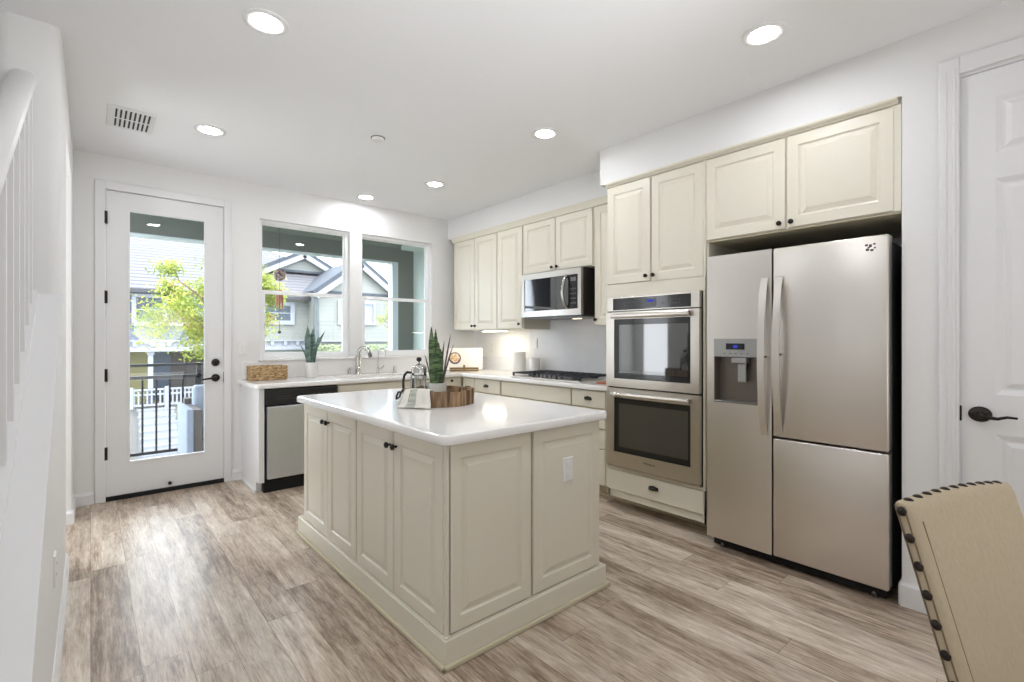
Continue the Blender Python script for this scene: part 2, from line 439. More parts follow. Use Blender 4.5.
# left wall: knee wall under the rail, bullnosed column, header, pilaster
CS = .616
def capz(y): return 1.489+CS*(y-3.09)
b = BM(); prism(b, [(.93, 0), (3.10, 0), (3.10, capz(3.10)-.02), (.93, capz(.93)-.02)], (-.230, 0, 0), (0, 1, 0), (0, 0, 1), (1, 0, 0), .127)
box(b, (-.32, 3.09, 0), (XL, 3.66, C), .045, 5, edges=lambda m, d: abs(d.z) > .9)
box(b, (XO, 3.10, 0), (-.30, 3.25, C))
box(b, (-.30, 3.64, 2.42), (XL, 4.58, C))
box(b, (-.32, 4.57, 0), (-.10, YB, C), .012, 2, edges=lambda m, d: abs(d.z) > .9)
struct('wall_left', b, M['wall'], smooth=30)
b = BM(); prism(b, [(.93, capz(.93)-.02), (3.092, capz(3.092)-.02), (3.092, capz(3.092)+.008), (.93, capz(.93)+.008)], (-.238, 0, 0), (0, 1, 0), (0, 0, 1), (1, 0, 0), .139)
struct('trim_1', b, M['trim'])
# stair rail
st = thing('stair_railing', 'white painted stair handrail with square balusters at left edge', 'railing', (-.19, 3.0, capz(3.0)))
RS = .665
def railz(y): return 1.636+RS*(y-1.92)
b = BM(); prism(b, [(-.034, .012), (-.03, 0), (.03, 0), (.034, .012), (.034, .03), (.044, .045), (.04, .07), (.022, .085), (-.022, .085), (-.04, .07), (-.044, .045), (-.034, .03)],
               (-.231, .95, railz(.95)), (1, 0, 0), (0, 0, 1), (0, 1, RS), 2.14)
obj('handrail', b, M['trim'], st, 40)
b = BM(); prism(b, [(-.025, 0), (.025, 0), (.025, .018), (-.025, .018)], (-.205, .95, capz(.95)+.006), (1, 0, 0), (0, 0, 1), (0, 1, CS), 2.14)
obj('shoe_rail', b, M['trim'], st)
for y in (1.04, 1.22, 1.40, 1.58, 1.76, 1.94, 2.12, 2.30, 2.48, 2.66, 2.83, 2.99):
    b = BM(); box(b, (-.217, y-.012, capz(y)+.012), (-.193, y+.012, railz(y)+.012)); obj('baluster', b, M['trim'], st)

# baseboards
def baseboard(name, segs, h=.095, t=.014):
    b = BM()
    for (x0, y0, x1, y1, nx, ny) in segs:
        p, q = Vector((x0, y0, 0)), Vector((x1, y1, 0)); d = q-p; L = d.length; d.normalize()
        prism(b, [(0, 0), (t, 0), (t, h-.02), (t*.4, h-.006), (t*.3, h), (0, h)], p, (nx, ny, 0), (0, 0, 1), d, L)
    return struct(name, b, M['trim'])
baseboard('baseboard_left', [(XL, .93, XL, 3.66, 1, 0), (-.30, 3.66, XL+.011, 3.66, 0, 1), (-.32, 4.57, -.0875, 4.57, 0, -1), (-.10, 4.5575, -.10, YB, 1, 0)])
baseboard('baseboard_back', [(-.10, YB, .02, YB, 0, -1), (.96, YB, 1.048, YB, 0, -1)])
baseboard('baseboard_right', [(XP, .40, XP, .548, -1, 0), (XP, .542, 3.05, .542, 0, 1), (XP, YR, XP, -.52, -1, 0)], .12)

# patio door casing
b = BM()
for (x0, x1, z0, z1) in ((.022, DX0, 0, DZ+.065), (DX1, .965, 0, DZ+.065), (DX0, DX1, DZ, DZ+.065)):
    box(b, (x0, YB-.018, z0), (x1, YB, z1), .004, 1)
box(b, (DX0-.02, YB, 0), (DX0-.004, YB+.14, DZ)); box(b, (DX1+.004, YB, 0), (DX1+.02, YB+.14, DZ)); box(b, (DX0-.02, YB, DZ), (DX1+.02, YB+.14, DZ+.02))
struct('trim_2', b, M['trim'])
# patio door
d1 = obj('door_1', (lambda b: (holes(b, DX0+.002, DX1-.002, .035, DZ-.004, [(.236, .760, .292, 2.326)], lambda a, c, z0, z1: box(b, (a, YB+.004, z0), (c, YB+.048, z1))), b)[1])(BM()), M['trim'])
d1['kind'] = 'structure'
b = BM(); frame(b, (.226, YB-.002, .282), (1, 0, 0), (0, 0, 1), (0, 1, 0), .544, 2.054, .014, .008); obj('glass_bead', b, M['trim'], d1)
b = BM(); box(b, (.236, YB+.02, .292), (.760, YB+.026, 2.326)); obj('glass_pane', b, M['glass'], d1)
b = BM(); box(b, (DX0, YB-.012, 0), (DX1, YB+.12, .034)); obj('threshold', b, M['rubber'], d1)
for z in (2.25, 1.62, 1.0, .38):
    b = BM(); lathe(b, [(.008, -.05), (.008, .05)], (DX0-.002, YB-.012, z), seg=10); box(b, (DX0-.004, YB-.012, z-.05), (DX0+.012, YB+.002, z+.05)); obj('hinge', b, M['oilbronze'], d1)
b = BM(); lathe(b, [(.033, 0), (.033, .008), (.028, .016), (.014, .022)], (.842, YB+.004, 1.078), (0, -1, 0), 24); obj('deadbolt', b, M['oilbronze'], d1, 40)
b = BM(); lathe(b, [(.034, 0), (.034, .008), (.028, .016), (.012, .02), (.012, .05)], (.842, YB+.004, .942), (0, -1, 0), 24)
tube(b, [(.842, YB-.046, .942), (.80, YB-.05, .942), (.755, YB-.05, .936), (.73, YB-.044, .932)], [.011, .009, .008, .006], 10)
obj('lever_handle', b, M['oilbronze'], d1, 40)
b = BM(); lathe(b, [(.014, 0), (.014, .012), (.008, .03)], (.508, YB+.004, .068), (0, -1, 0), 12); obj('door_stop', b, M['oilbronze'], d1, 40)
b = BM(); box(b, (DX1-.003, YB-.004, .90), (DX1+.004, YB+.01, .99)); obj('strike_plate', b, M['oilbronze'], d1)

# windows
for i, (x0, x1, z0, z1) in enumerate((W1, W2)):
    b = BM(); frame(b, (x0, YB+.055, z0), (1, 0, 0), (0, 0, 1), (0, 1, 0), x1-x0, z1-z0, .028, .075)
    w = struct('window_%d' % (i+1), b, M['outwhite'])
    zm = 1.735
    b = BM(); frame(b, (x0+.028, YB+.085, zm-.01), (1, 0, 0), (0, 0, 1), (0, 1, 0), x1-x0-.056, z1-.028-zm+.01, .012, .03, fb=.03); u = obj('upper_sash', b, M['outwhite'], w)
    b = BM(); box(b, (x0+.038, YB+.098, zm+.02), (x1-.038, YB+.102, z1-.04)); obj('glass_pane', b, M['glass'], u)
    b = BM(); frame(b, (x0+.028, YB+.055, z0+.028), (1, 0, 0), (0, 0, 1), (0, 1, 0), x1-x0-.056, zm+.02-z0-.028, .03, .03, ft=.035); l = obj('lower_sash', b, M['outwhite'], w)
    b = BM(); box(b, (x0+.05, YB+.066, z0+.05), (x1-.05, YB+.07, zm-.01)); obj('glass_pane', b, M['glass'], l)
    b = BM(); box(b, ((x0+x1)/2-.03, YB+.045, zm+.005), ((x0+x1)/2+.03, YB+.06, zm+.02), .003, 1); obj('sash_lock', b, M['outwhite'], l)
b = BM(); box(b, (W1[0]-.01, YB-.035, 1.075), (W2[1]+.01, YB+.056, 1.101), .006, 2); struct('trim_3', b, M['quartz'])

# interior door on the right with casing
b = BM()
for (y0, y1, z0, z1) in ((.334, .405, 0, 2.56), (-.52, -.45, 0, 2.56), (-.45, .334, 2.483, 2.56)):
    box(b, (XP-.02, y0, z0), (XP, y1, z1), .005, 2)
for (y0, y1) in ((.345, .358), (.375, .383)): box(b, (XP-.024, y0, 0), (XP-.018, y1, 2.51), .002, 1)
box(b, (XP-.001, .3318, 0), (XP+.14, .336, 2.486)); box(b, (XP, -.45, 0), (XP+.14, -.436, 2.483)); box(b, (XP-.001, -.45, 2.4705), (XP+.14, .3318, 2.486))
struct('trim_4', b, M['trim'])
d2b = BM()
O = (XP+.004, .3300, .012); Uv = (0, -1, 0); Vv = (0, 0, 1); Nv = (-1, 0, 0)
panels = [(.110, .335), (.44, .665)]
rows = [(.12, .862), (1.035, 1.976), (2.081, 2.334)]
dw = .775; dh = 2.455
def dput(a, c, z0, z1): prism(d2b, [(a, z0), (c, z0), (c, z1), (a, z1)], O, Uv, Vv, (1, 0, 0), .035)
holes(d2b, 0, dw, 0, dh, [(p0, p1, r0, r1) for p0, p1 in panels for r0, r1 in rows], dput)
d2 = struct('door_2', d2b, M['trim'])
for p0, p1 in panels:
    for r0, r1 in rows:
        b = BM(); rings(b, Vector(O)+Vector(Uv)*p0+Vector(Vv)*r0, Uv, Vv, Nv, p1-p0, r1-r0, [(0, 0), (.010, -.004), (.022, -.010), (.03, -.0105), (.05, -.003), (.052, -.003)], .03)
        obj('door_panel', b, M['trim'], d2)
b = BM()
lathe(b, [(.034, 0), (.034, .006), (.029, .012), (.014, .018), (.013, .045)], (XP+.004, .268, .957), (-1, 0, 0), 28)
for v in b.verts: v.co.y = .268+(v.co.y-.268)*1.15
tube(b, [(XP-.045, .268, .957), (XP-.05, .25, .952), (XP-.05, .21, .948), (XP-.048, .18, .958), (XP-.044, .150, .956)], [.012, .009, .007, .006, .005], 10)
obj('lever_handle', b, M['oilbronze'], d2, 40)
b = BM(); box(b, (XP-.003, .328, .92), (XP+.01, .345, .99), .003, 1); obj('strike_plate', b, M['oilbronze'], d2)

# ------------------------------------------------------------------ ceiling things
lamps = [((.605, 2.42), 'recessed ceiling light nearest the camera, above left side of the island'), ((2.42, .962), 'recessed ceiling light above and in front of the refrigerator'),
         ((.626, 3.925), 'recessed ceiling light near the air vent and the patio door'), ((2.425, 2.442), 'recessed ceiling light in front of the wall ovens'),
         ((2.129, 4.737), 'recessed ceiling light right above the sink windows'), ((2.438, 3.915), 'recessed ceiling light in front of the microwave')]
lt = thing('recessed_light', lamps[0][1], 'ceiling light', (lamps[0][0][0], lamps[0][0][1], C), 0, 'recessed ceiling lights')
cx, cy_ = lamps[0][0]
b = BM(); lathe(b, [(.096, 0), (.096, -.004), (.088, -.008), (.066, -.006), (.062, -.002), (.062, 0)], (cx, cy_, C), seg=32, cap=False); obj('trim_ring', b, M['trim'], lt, 40)
b = BM(); lathe(b, [(.062, -.001), (.062, -.004), (.03, -.006), (.001, -.0065)], (cx, cy_, C), seg=28); obj('lamp_lens', b, M['lampglow'], lt, 60)
for p, lab in lamps[1:]: copy_thing(lt, (p[0], p[1], C), lab)
for p in ((.6, .9),):
    copy_thing(lt, (p[0], p[1], C), 'recessed ceiling light just above the top edge of the photo')

v = thing('air_vent', 'white rectangular ceiling air vent with two rows of slots', 'vent', (.2, 4.08, C))
b = BM(); box(b, (.077, 3.885, C-.008), (.323, 4.275, C), .003, 1); obj('frame', b, M['trim'], v)
for j, (ya, yb) in enumerate(((3.92, 4.07), (4.095, 4.235))):
    for i in range(8):
        x = .118+i*.024
        b = BM(); box(b, (x, ya, C-.0095), (x+.010, yb, C-.0078)); obj('slot', b, M['slot'], v)
        b = BM(); b2 = box(b, (x+.010, ya, C-.015), (x+.014, yb, C-.008)); obj('louvre', b, M['trim'], v)
s = thing('smoke_detector', 'small round white smoke detector on ceiling above the island', 'smoke detector', (1.568, 3.287, C))
b = BM(); lathe(b, [(.045, 0), (.045, -.008), (.038, -.02), (.02, -.024), (.001, -.024)], (1.568, 3.287, C), seg=28); obj('cover', b, M['trim'], s, 40)
b = BM(); lathe(b, [(.05, 0), (.05, -.004), (.046, -.004)], (1.568, 3.287, C), seg=28); obj('base_plate', b, M['slot'], s, 40)

# wall plates
def plate(name, label, cat, O, U, N, kind='outlet', w=.07, h=.115, group=None):
    O, U, N = Vector(O), Vector(U), Vector(N); V = Vector((0, 0, 1))
    t = thing(name, label, cat, tuple(O), 0, group)
    b = BM(); rings(b, O-U*w/2-V*h/2, U, V, N, w, h, [(0, .003), (.003, .006)], 0.0); obj('cover_plate', b, M['plastic'], t)
    if kind == 'outlet':
        for dz in (-.02, .02):
            b = BM(); rings(b, O-U*.016+V*(dz-.014), U, V, N, .032, .028, [(0, .007), (.002, .008)], 0); r = obj('receptacle', b, M['plastic'], t)
            for du in (-.006, .006):
                b = BM(); rings(b, O+U*(du-.0012)+V*(dz-.003), U, V, N, .0024, .008, [(0, .0085)], 0); obj('slot', b, M['slot'], r)
    else:
        b = BM(); rings(b, O-U*.017-V*.033, U, V, N, .034, .066, [(0, .006), (.002, .010)], 0); obj('rocker', b, M['plastic'], t)
    return t
plate('light_switch', 'white wall switch right of the patio door', 'light switch', (1.06, YB, 1.20), (1, 0, 0), (0, -1, 0), 'switch')
plate('wall_outlet', 'white outlet on white wall beneath the stair rail', 'outlet', (XL, 2.47, .437), (0, 1, 0), (1, 0, 0))
plate('backsplash_outlet', 'faint white outlet on backsplash left of the canisters', 'outlet', (XR-.012, 4.62, 1.19), (0, 1, 0), (-1, 0, 0))
plate('backsplash_switch', 'faint white plate on backsplash above the small canister', 'light switch', (XR-.012, 3.86, 1.24), (0, 1, 0), (-1, 0, 0), 'switch')

# ------------------------------------------------------------------ cabinets
def knob(O, N, parent, r=.014):
    b = BM(); lathe(b, [(.006, 0), (.006, .012), (r, .018), (r, .026), (r*.6, .031), (.001, .032)], O, N, 16)
    return obj('knob', b, M['oilbronze'], parent, 40)
def cuppull(O, U, N, parent):
    O, U, N = Vector(O), Vector(U), Vector(N); V = Vector((0, 0, 1)); b = BM(); n = 14; k = 6
    grid = []
    for j in range(k+1):
        ph = PI/2*j/k; row = []
        for i in range(n+1):
            th = PI*i/n
            row.append(b.verts.new(O+U*(.038*math.cos(th)*math.cos(ph))+V*(.022*math.sin(th)*math.cos(ph)-.006)+N*(.026*math.sin(ph)*1.0)))
        grid.append(row)
    for j in range(k):
        for i in range(n):
            try: b.faces.new((grid[j][i], grid[j][i+1], grid[j+1][i+1], grid[j+1][i]))
            except ValueError: pass
    bmesh.ops.remove_doubles(b, verts=b.verts, dist=1e-5)
    prism(b, [(-.04, -.008), (.04, -.008), (.036, .014), (0, .022), (-.036, .014)], O, U, V, N, .003)
    return obj('cup_pull', b, M['oilbronze'], parent, 50)
# face frames: X-facing (toward -X) or Y-facing (toward -Y)
def door(parent, face, at, a0, a1, z0, z1, kn=None, name='door', spec=raised, gap=.0025, t=.02, m=None):
    """face 'x': front at X=at facing -X, spans Y a1..a0 ; face 'y': front at Y=at facing -Y"""
    a0, a1 = min(a0, a1)+gap, max(a0, a1)-gap; z0 += gap; z1 -= gap
    if face == 'x': O, U, N = (at, a1, z0), (0, -1, 0), (-1, 0, 0)
    else: O, U, N = (a0, at, z0), (1, 0, 0), (0, -1, 0)
    b = BM(); rings(b, O, U, (0, 0, 1), N, a1-a0, z1-z0, spec(a1-a0, z1-z0), t)
    d = obj(name, b, m or M['cream'], parent)
    if kn:
        y, z = kn; P = (at, y, z) if face == 'x' else (y, at, z); knob(P, N, d)
    return d
TD = .02
# -- kitchen island
isl = thing('kitchen_island', 'cream raised-panel kitchen island base in the middle of the floor', 'kitchen island', (1.525, 2.45, 0))
ix0, ix1, iy0, iy1 = 1.052, 2.0, 1.608, 3.29
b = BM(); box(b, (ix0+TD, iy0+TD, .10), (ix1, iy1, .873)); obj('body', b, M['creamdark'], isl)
b = BM(); box(b, (1.040, 1.596, .012), (2.035, 3.37, .112), .003, 1); box(b, (1.046, 1.602, .112), (2.02, 3.36, .118)); obj('plinth', b, M['cream'], isl)
b = BM()
for lo, hi in (((1.024, 1.580, 0), (2.051, 1.597, .022)), ((1.024, 1.58, 0), (1.041, 3.386, .022)), ((2.034, 1.58, 0), (2.051, 3.386, .022)), ((1.024, 3.369, 0), (2.051, 3.386, .022))): box(b, lo, hi, .006, 2)
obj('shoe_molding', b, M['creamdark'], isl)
ys = [3.29, 2.872, 2.462, 2.045, 1.630]
for i in range(4):
    k = (ys[i+1]+.030, .80) if i % 2 == 0 else (ys[i]-.030, .80)
    door(isl, 'x', ix0, ys[i+1]+(.004 if i == 1 else 0), ys[i]-(.004 if i == 2 else 0), .118, .872, k)
b = BM(); box(b, (ix0+.002, 1.608, .118), (ix0+TD, 1.629, .872)); obj('corner_stile', b, M['cream'], isl)
door(isl, 'y', iy0, 1.062, 1.512, .12, .872, None, 'end_panel')
ep = door(isl, 'y', iy0, 1.522, 1.998, .12, .872, None, 'end_panel')
b = BM(); rings(b, (1.716, iy0, .60), (1, 0, 0), (0, 0, 1), (0, -1, 0), .07, .115, [(0, .002), (.003, .006)], 0); ol = obj('outlet', b, M['plastic'], isl, label='white outlet cover plate')
for dz in (.638, .678):
    b = BM(); rings(b, (1.737, iy0-.0005, dz-.014), (1, 0, 0), (0, 0, 1), (0, -1, 0), .028, .028, [(0, .007), (.002, .008)], 0); obj('receptacle', b, M['slot'] if 0 else M['plastic'], ol)
# counter with rounded corners and eased edge
def slab(poly, z0, z1, r=.02, ez=.012):
    """poly CCW list of (x,y,radius)"""
    pts = []; n = len(poly)
    for i, (x, y, rad) in enumerate(poly):
        p = Vector((x, y)); a = (Vector(poly[i-1][:2])-p).normalized(); c = (Vector(poly[(i+1) % n][:2])-p).normalized()
        if rad <= 0:
            sgn = 1 if a.x*c.y-a.y*c.x < 0 else -1      # convex or concave corner
            pts.append((p, -(a+c)*sgn)); continue
        ctr = p+(a+c)*rad; s = (p+a*rad)-ctr; e = (p+c*rad)-ctr
        for k in range(7):
            t = k/6; q = (s*math.cos(t*PI/2)+e*math.sin(t*PI/2)); pts.append((ctr+q, q.normalized()))
    b = BM(); R = []
    for z, ins in ((z0, ez*.7), (z0+ez*.3, ez*.2), (z0+ez, 0), (z1-ez, 0), (z1-ez*.3, ez*.3), (z1, ez), (z1, ez+.008)):
        R.append([b.verts.new((p.x-nn.x*ins*(1.4 if False else 1), p.y-nn.y*ins, z)) for p, nn in pts])
    k = len(pts)
    for p, q in zip(R, R[1:]):
        for i in range(k): b.faces.new((p[i], p[(i+1) % k], q[(i+1) % k], q[i]))
    b.faces.new(R[0][::-1]); b.faces.new(R[-1]); return b
ic = obj('island_countertop', slab([(1.02, 1.575, .045), (2.043, 1.575, .045), (2.043, 3.37, .045), (1.02, 3.37, .045)], .873, .914), M['quartz'], None, 35)
tag(ic, 'glossy white quartz slab on top of the kitchen island', 'countertop')

# -- back run
FY = 4.41; CY = 4.38; FX = 3.10; CX = 3.07
ep = thing('cabinet_end_panel', 'white painted end panel left of the dishwasher', 'cabinet panel', (1.07, 4.7, 0))
b = BM(); prism(b, [(4.50, 0), (YB, 0), (YB, .873), (FY, .873), (FY, .09), (4.50, .09)], (1.050, 0, 0), (0, 1, 0), (0, 0, 1), (1, 0, 0), .042); obj('panel', b, M['trim'], ep)
b = BM(); box(b, (1.038, 4.49, 0), (1.050, YB-.02, .018)); obj('shoe_molding', b, M['trim'], ep)
dwm = thing('dishwasher', 'stainless dishwasher with black control panel under back counter', 'dishwasher', (1.40, 4.7, 0))
b = BM(); box(b, (1.097, 4.43, .09), (1.703, 4.98, .868)); obj('body', b, M['black'], dwm)
b = BM(); box(b, (1.110, 4.385, .115), (1.694, 4.43, .722), .006, 2); obj('door', b, M['steelcool'], dwm)
b = BM(); box(b, (1.100, 4.388, .735), (1.700, 4.43, .862), .006, 2); cp = obj('control_panel', b, M['black'], dwm)
b = BM(); tube(b, [(1.20, 4.384, .80), (1.26, 4.384, .803), (1.30, 4.384, .80)], .004, 6); tube(b, [(1.18, 4.384, .782), (1.36, 4.384, .782)], .003, 6); obj('handle_recess', b, M['slot'], cp)
for i in range(4):
    b = BM(); box(b, (1.48+i*.045, 4.3865, .80), (1.50+i*.045, 4.3885, .808)); obj('button', b, M['mark'], cp)
b = BM(); box(b, (1.092, 4.425, 0), (1.708, 4.47, .10)); obj('toe_kick', b, M['rubber'], dwm)

def basecab(name, label, lo, hi, face, group=None):
    t = thing(name, label, 'cabinet', ((lo[0]+hi[0])/2, (lo[1]+hi[1])/2, 0), 0, group)
    b = BM(); box(b, (lo[0], lo[1], .10), (hi[0], hi[1], .872))
    if face == 'y': box(b, (lo[0], lo[1]+.07, 0), (hi[0], hi[1], .10))
    else: box(b, (lo[0]+.10, lo[1], 0), (hi[0], hi[1], .10))
    obj('body', b, M['creamdark'], t); return t
sc_ = thing('sink_cabinet', 'cream base cabinet with false front under the sink', 'cabinet', (2.14, 4.7, 0))
b = BM(); box(b, (1.705, FY+TD, .10), (2.57, 4.995, .70)); box(b, (1.705, FY+TD, .10), (2.57, 4.47, .872)); box(b, (1.705, FY+.09, 0), (2.57, 4.995, .1)); obj('body', b, M['creamdark'], sc_)
door(sc_, 'y', FY, 1.71, 2.565, .725, .866, None, 'false_front', flatface)
door(sc_, 'y', FY, 1.71, 2.137, .105, .72, (2.10, .66)); door(sc_, 'y', FY, 2.137, 2.565, .105, .72, (2.17, .66))
c2 = basecab('drawer_base_cabinet', 'cream base cabinet with single knob drawer in the back corner', (2.573, FY+TD, 0), (3.115, 4.995, 0), 'y')
b = None
door(c2, 'y', FY, 2.58, 2.872, .72, .866, (2.72, .80), 'drawer', flatface)
door(c2, 'y', FY, 2.58, 2.872, .105, .715, (2.84, .66))
door(c2, 'y', FY, 2.880, 3.082, .72, .866, (2.948, .836), 'drawer', flatface)
door(c2, 'y', FY, 2.880, 3.082, .105, .715, (2.92, .66))
# -- right run base cabinets
r1 = basecab('drawer_base_cabinet', 'cream base cabinet with cup-pull drawer left of the cooktop', (FX+TD, 3.757, 0), (3.68, 4.405, 0), 'x')
door(r1, 'x', FX, 4.20, 4.405, .105, .866, None, 'filler_panel', flatface)
d = door(r1, 'x', FX, 3.762, 4.19, .725, .866, None, 'drawer', flatface); cuppull((FX, 3.988, .795), (0, -1, 0), (-1, 0, 0), d)
door(r1, 'x', FX, 3.762, 4.19, .105, .72, (4.15, .66))
r2 = basecab('cooktop_base_cabinet', 'cream base cabinet with wide false front beneath the cooktop', (FX+TD, 2.807, 0), (3.68, 3.753, 0), 'x')
door(r2, 'x', FX, 2.812, 3.74, .725, .866, None, 'false_front', flatface)
door(r2, 'x', FX, 2.812, 3.276, .105, .72, (3.24, .66)); door(r2, 'x', FX, 3.276, 3.74, .105, .72, (3.31, .66))
r3 = basecab('drawer_base_cabinet', 'cream base cabinet of stacked drawers beside the wall ovens', (FX+TD, 2.335, 0), (3.68, 2.803, 0), 'x')
for (z0, z1) in ((.725, .866), (.562, .718), (.402, .556), (.11, .396)):
    d = door(r3, 'x', FX, 2.44, 2.80, z0, z1, None, 'drawer', flatface); cuppull((FX, 2.62, (z0+z1)/2), (0, -1, 0), (-1, 0, 0), d)
door(r3, 'x', FX, 2.34, 2.436, .11, .866, None, 'filler_panel', flatface)
for r_, ya, yb in ((r1, 3.757, 4.40), (r2, 2.807, 3.753), (r3, 2.335, 2.803)):
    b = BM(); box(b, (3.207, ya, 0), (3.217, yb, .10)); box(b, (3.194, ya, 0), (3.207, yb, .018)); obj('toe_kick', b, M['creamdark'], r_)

# -- L shaped countertop with a sink cut-out
SX0, SX1, SY0, SY1 = 1.80, 2.50, 4.47, 4.89
b = slab([(1.022, CY, .04), (CX, CY, 0), (CX, 2.338, 0), (XR-.001, 2.338, 0), (XR-.001, YB-.001, 0), (1.022, YB-.001, 0)], .873, .914)
ct = obj('countertop', b, M['quartz'], None, 35)
cutb = BM(); box(cutb, (SX0, SY0, .80), (SX1, SY1, 1.0)); me = bpy.data.meshes.new('cut'); cutb.to_mesh(me); cutb.free()
co = bpy.data.objects.new('cut', me); COL.objects.link(co)
md = ct.modifiers.new('sink', 'BOOLEAN'); md.object = co; md.operation = 'DIFFERENCE'; md.solver = 'EXACT'
dg = bpy.context.evaluated_depsgraph_get(); dg.update(); nm = bpy.data.meshes.new_from_object(ct.evaluated_get(dg))
ct.modifiers.clear(); ct.data = nm; bpy.data.objects.remove(co)
tag(ct, 'white quartz L-shaped counter along the windows and the cooktop wall', 'countertop')
b = BM(); box(b, (1.06, YB-.02, .914), (XR-.02, YB, 1.075), .003, 1); struct('trim_5', b, M['quartz'])
b = BM(); box(b, (XR-.02, 3.95, .914), (XR, YB, 1.075), .003, 1); box(b, (XR-.010, 2.34, .914), (XR, 3.95, 1.48)); box(b, (XR-.012, 3.90, .914), (XR, 3.955, 1.39), .003, 1)
struct('trim_6', b, M['splash'])
# sink
sk = thing('kitchen_sink', 'undermount stainless sink basin below the windows', 'sink', (2.15, 4.68, .70))
b = BM(); rings(b, (SX0-.01, SY0-.01, .871), (1, 0, 0), (0, 1, 0), (0, 0, 1), SX1-SX0+.02, SY1-SY0+.02, [(0, 0), (.012, 0), (.02, -.15), (.05, -.165)], .006); obj('basin', b, M['steel'], sk)
b = BM(); lathe(b, [(.04, 0), (.04, .003), (.02, .001)], (2.15, 4.68, .707), seg=20); obj('drain', b, M['chrome'], sk, 40)
fa = thing('kitchen_faucet', 'brushed nickel pull-down faucet with arched spout behind the sink', 'faucet', (2.135, 4.94, .914))
b = BM(); lathe(b, [(.034, 0), (.034, .006), (.030, .012), (.030, .18), (.024, .20)], (2.135, 4.94, .914), seg=20); obj('body', b, M['chrome'], fa, 40)
b = BM(); tube(b, [(2.135, 4.94, 1.08), (2.136, 4.935, 1.12)]+arc((2.172, 4.885, 1.135), .062, PI, .15, 10, (.62, -.78, 0), (0, 0, 1)), [.021]*2+[.017]*11, 12)
obj('spout', b, M['chrome'], fa, 60)
b = BM(); e = arc((2.172, 4.885, 1.135), .062, PI, .15, 10, (.62, -.78, 0), (0, 0, 1))[-1]; tube(b, [e, e+Vector((.006, -.008, -.03)), e+Vector((.01, -.012, -.05))], [.018, .022, .02], 12); obj('spray_head', b, M['steeld'], fa, 50)
b = BM(); tube(b, [(2.14, 4.94, 1.09), (2.15, 4.965, 1.13), (2.19, 4.975, 1.20)], [.014, .011, .008], 10); obj('handle', b, M['chrome'], fa, 50)
ft = thing('filter_tap', 'slim curved water filter tap beside the main faucet', 'faucet', (2.36, 4.95, .914))
b = BM(); lathe(b, [(.02, 0), (.02, .01), (.012, .018), (.013, .06), (.008, .07)], (2.36, 4.95, .914), seg=16); obj('body', b, M['chrome'], ft, 40)
b = BM(); tube(b, [(2.36, 4.95, .98), (2.36, 4.95, 1.10)]+arc((2.385, 4.91, 1.14), .045, PI, .0, 8, (.5, -.86, 0), (0, 0, 1))+[(2.41, 4.872, 1.10)], .0065, 8); obj('spout', b, M['chrome'], ft, 60)
b = BM(); tube(b, [(2.36, 4.95, .955), (2.40, 4.93, .97), (2.42, 4.92, 1.0)], .006, 8); obj('lever', b, M['chrome'], ft, 50)
for nm_, x, lab in (('soap_dispenser', 2.04, 'short nickel soap dispenser left of the faucet'), ('air_gap_cap', 2.56, 'small nickel air gap cap right of the filter tap')):
    t = thing(nm_, lab, 'sink fitting', (x, 4.95, .914))
    b = BM(); lathe(b, [(.02, 0), (.02, .008), (.017, .012), (.017, .055), (.013, .06)], (x, 4.95, .914), seg=16); obj('body', b, M['chrome'], t, 40)
    b = BM()
    if nm_ == 'soap_dispenser': tube(b, [(x, 4.95, .972), (x, 4.95, .985), (x+.01, 4.90, .985)], .007, 8)
    else: lathe(b, [(.0165, 0), (.0165, .018), (.01, .024)], (x, 4.95, .965), seg=16)
    obj('spout' if nm_ == 'soap_dispenser' else 'cap', b, M['chrome'], t, 40)

# -- upper cabinets (front X = 3.30)
UX = 3.295
def upper(name, label, y0, y1, z0, z1, doors, depth=XR-.002, x=UX, group=None):
    t = thing(name, label, 'cabinet', (x+.2, (y0+y1)/2, z0), 0, group)
    b = BM(); box(b, (x+TD, y0+.001, z0), (depth, y1-.001, z1)); obj('body', b, M['creamdark'] if False else M['cream'], t)
    for (a0, a1, k) in doors: door(t, 'x', x, a0, a1, z0+.005, min(z1, 2.432), k)
    return t
upper('wall_cabinet', 'tall cream double wall cabinet in the corner by the window', 4.052, 4.868, 1.39, 2.497, [(4.455, 4.866, (4.485, 1.435)), (4.054, 4.455, (4.425, 1.435))])
upper('wall_cabinet', 'tall narrow cream wall cabinet left of the microwave', 3.642, 4.050, 1.39, 2.497, [(3.648, 4.046, (3.68, 1.44))])
upper('wall_cabinet', 'short cream double wall cabinet above the microwave', 2.724, 3.640, 1.925, 2.497, [(3.186, 3.632, (3.215, 1.965)), (2.734, 3.180, (3.15, 1.965))])
upper('wall_cabinet', 'narrow cream wall cabinet squeezed between microwave and ovens', 2.340, 2.716, 1.405, 2.497, [(2.345, 2.712, (2.69, 1.455))])
def crown(name, x, y0, y1, z0, z1):
    b = BM(); prism(b, [(0, 0), (-.010, .004), (-.013, .02), (-.024, (z1-z0)-.018), (-.030, (z1-z0)-.008), (-.030, z1-z0), (.02, z1-z0), (.02, 0)], (x, y0, z0), (1, 0, 0), (0, 0, 1), (0, 1, 0), y1-y0)
    struct(name, b, M['cream'])
crown('trim_7', UX+.012, 2.345, 4.905, 2.434, 2.497)
ul = thing('under_cabinet_light', 'glowing strip light under the corner wall cabinets', 'light', (3.435, 4.26, 1.385))
b = BM(); box(b, (3.40, 4.06, 1.374), (3.47, 4.46, 1.39), .004, 1); obj('housing', b, M['plastic'], ul)
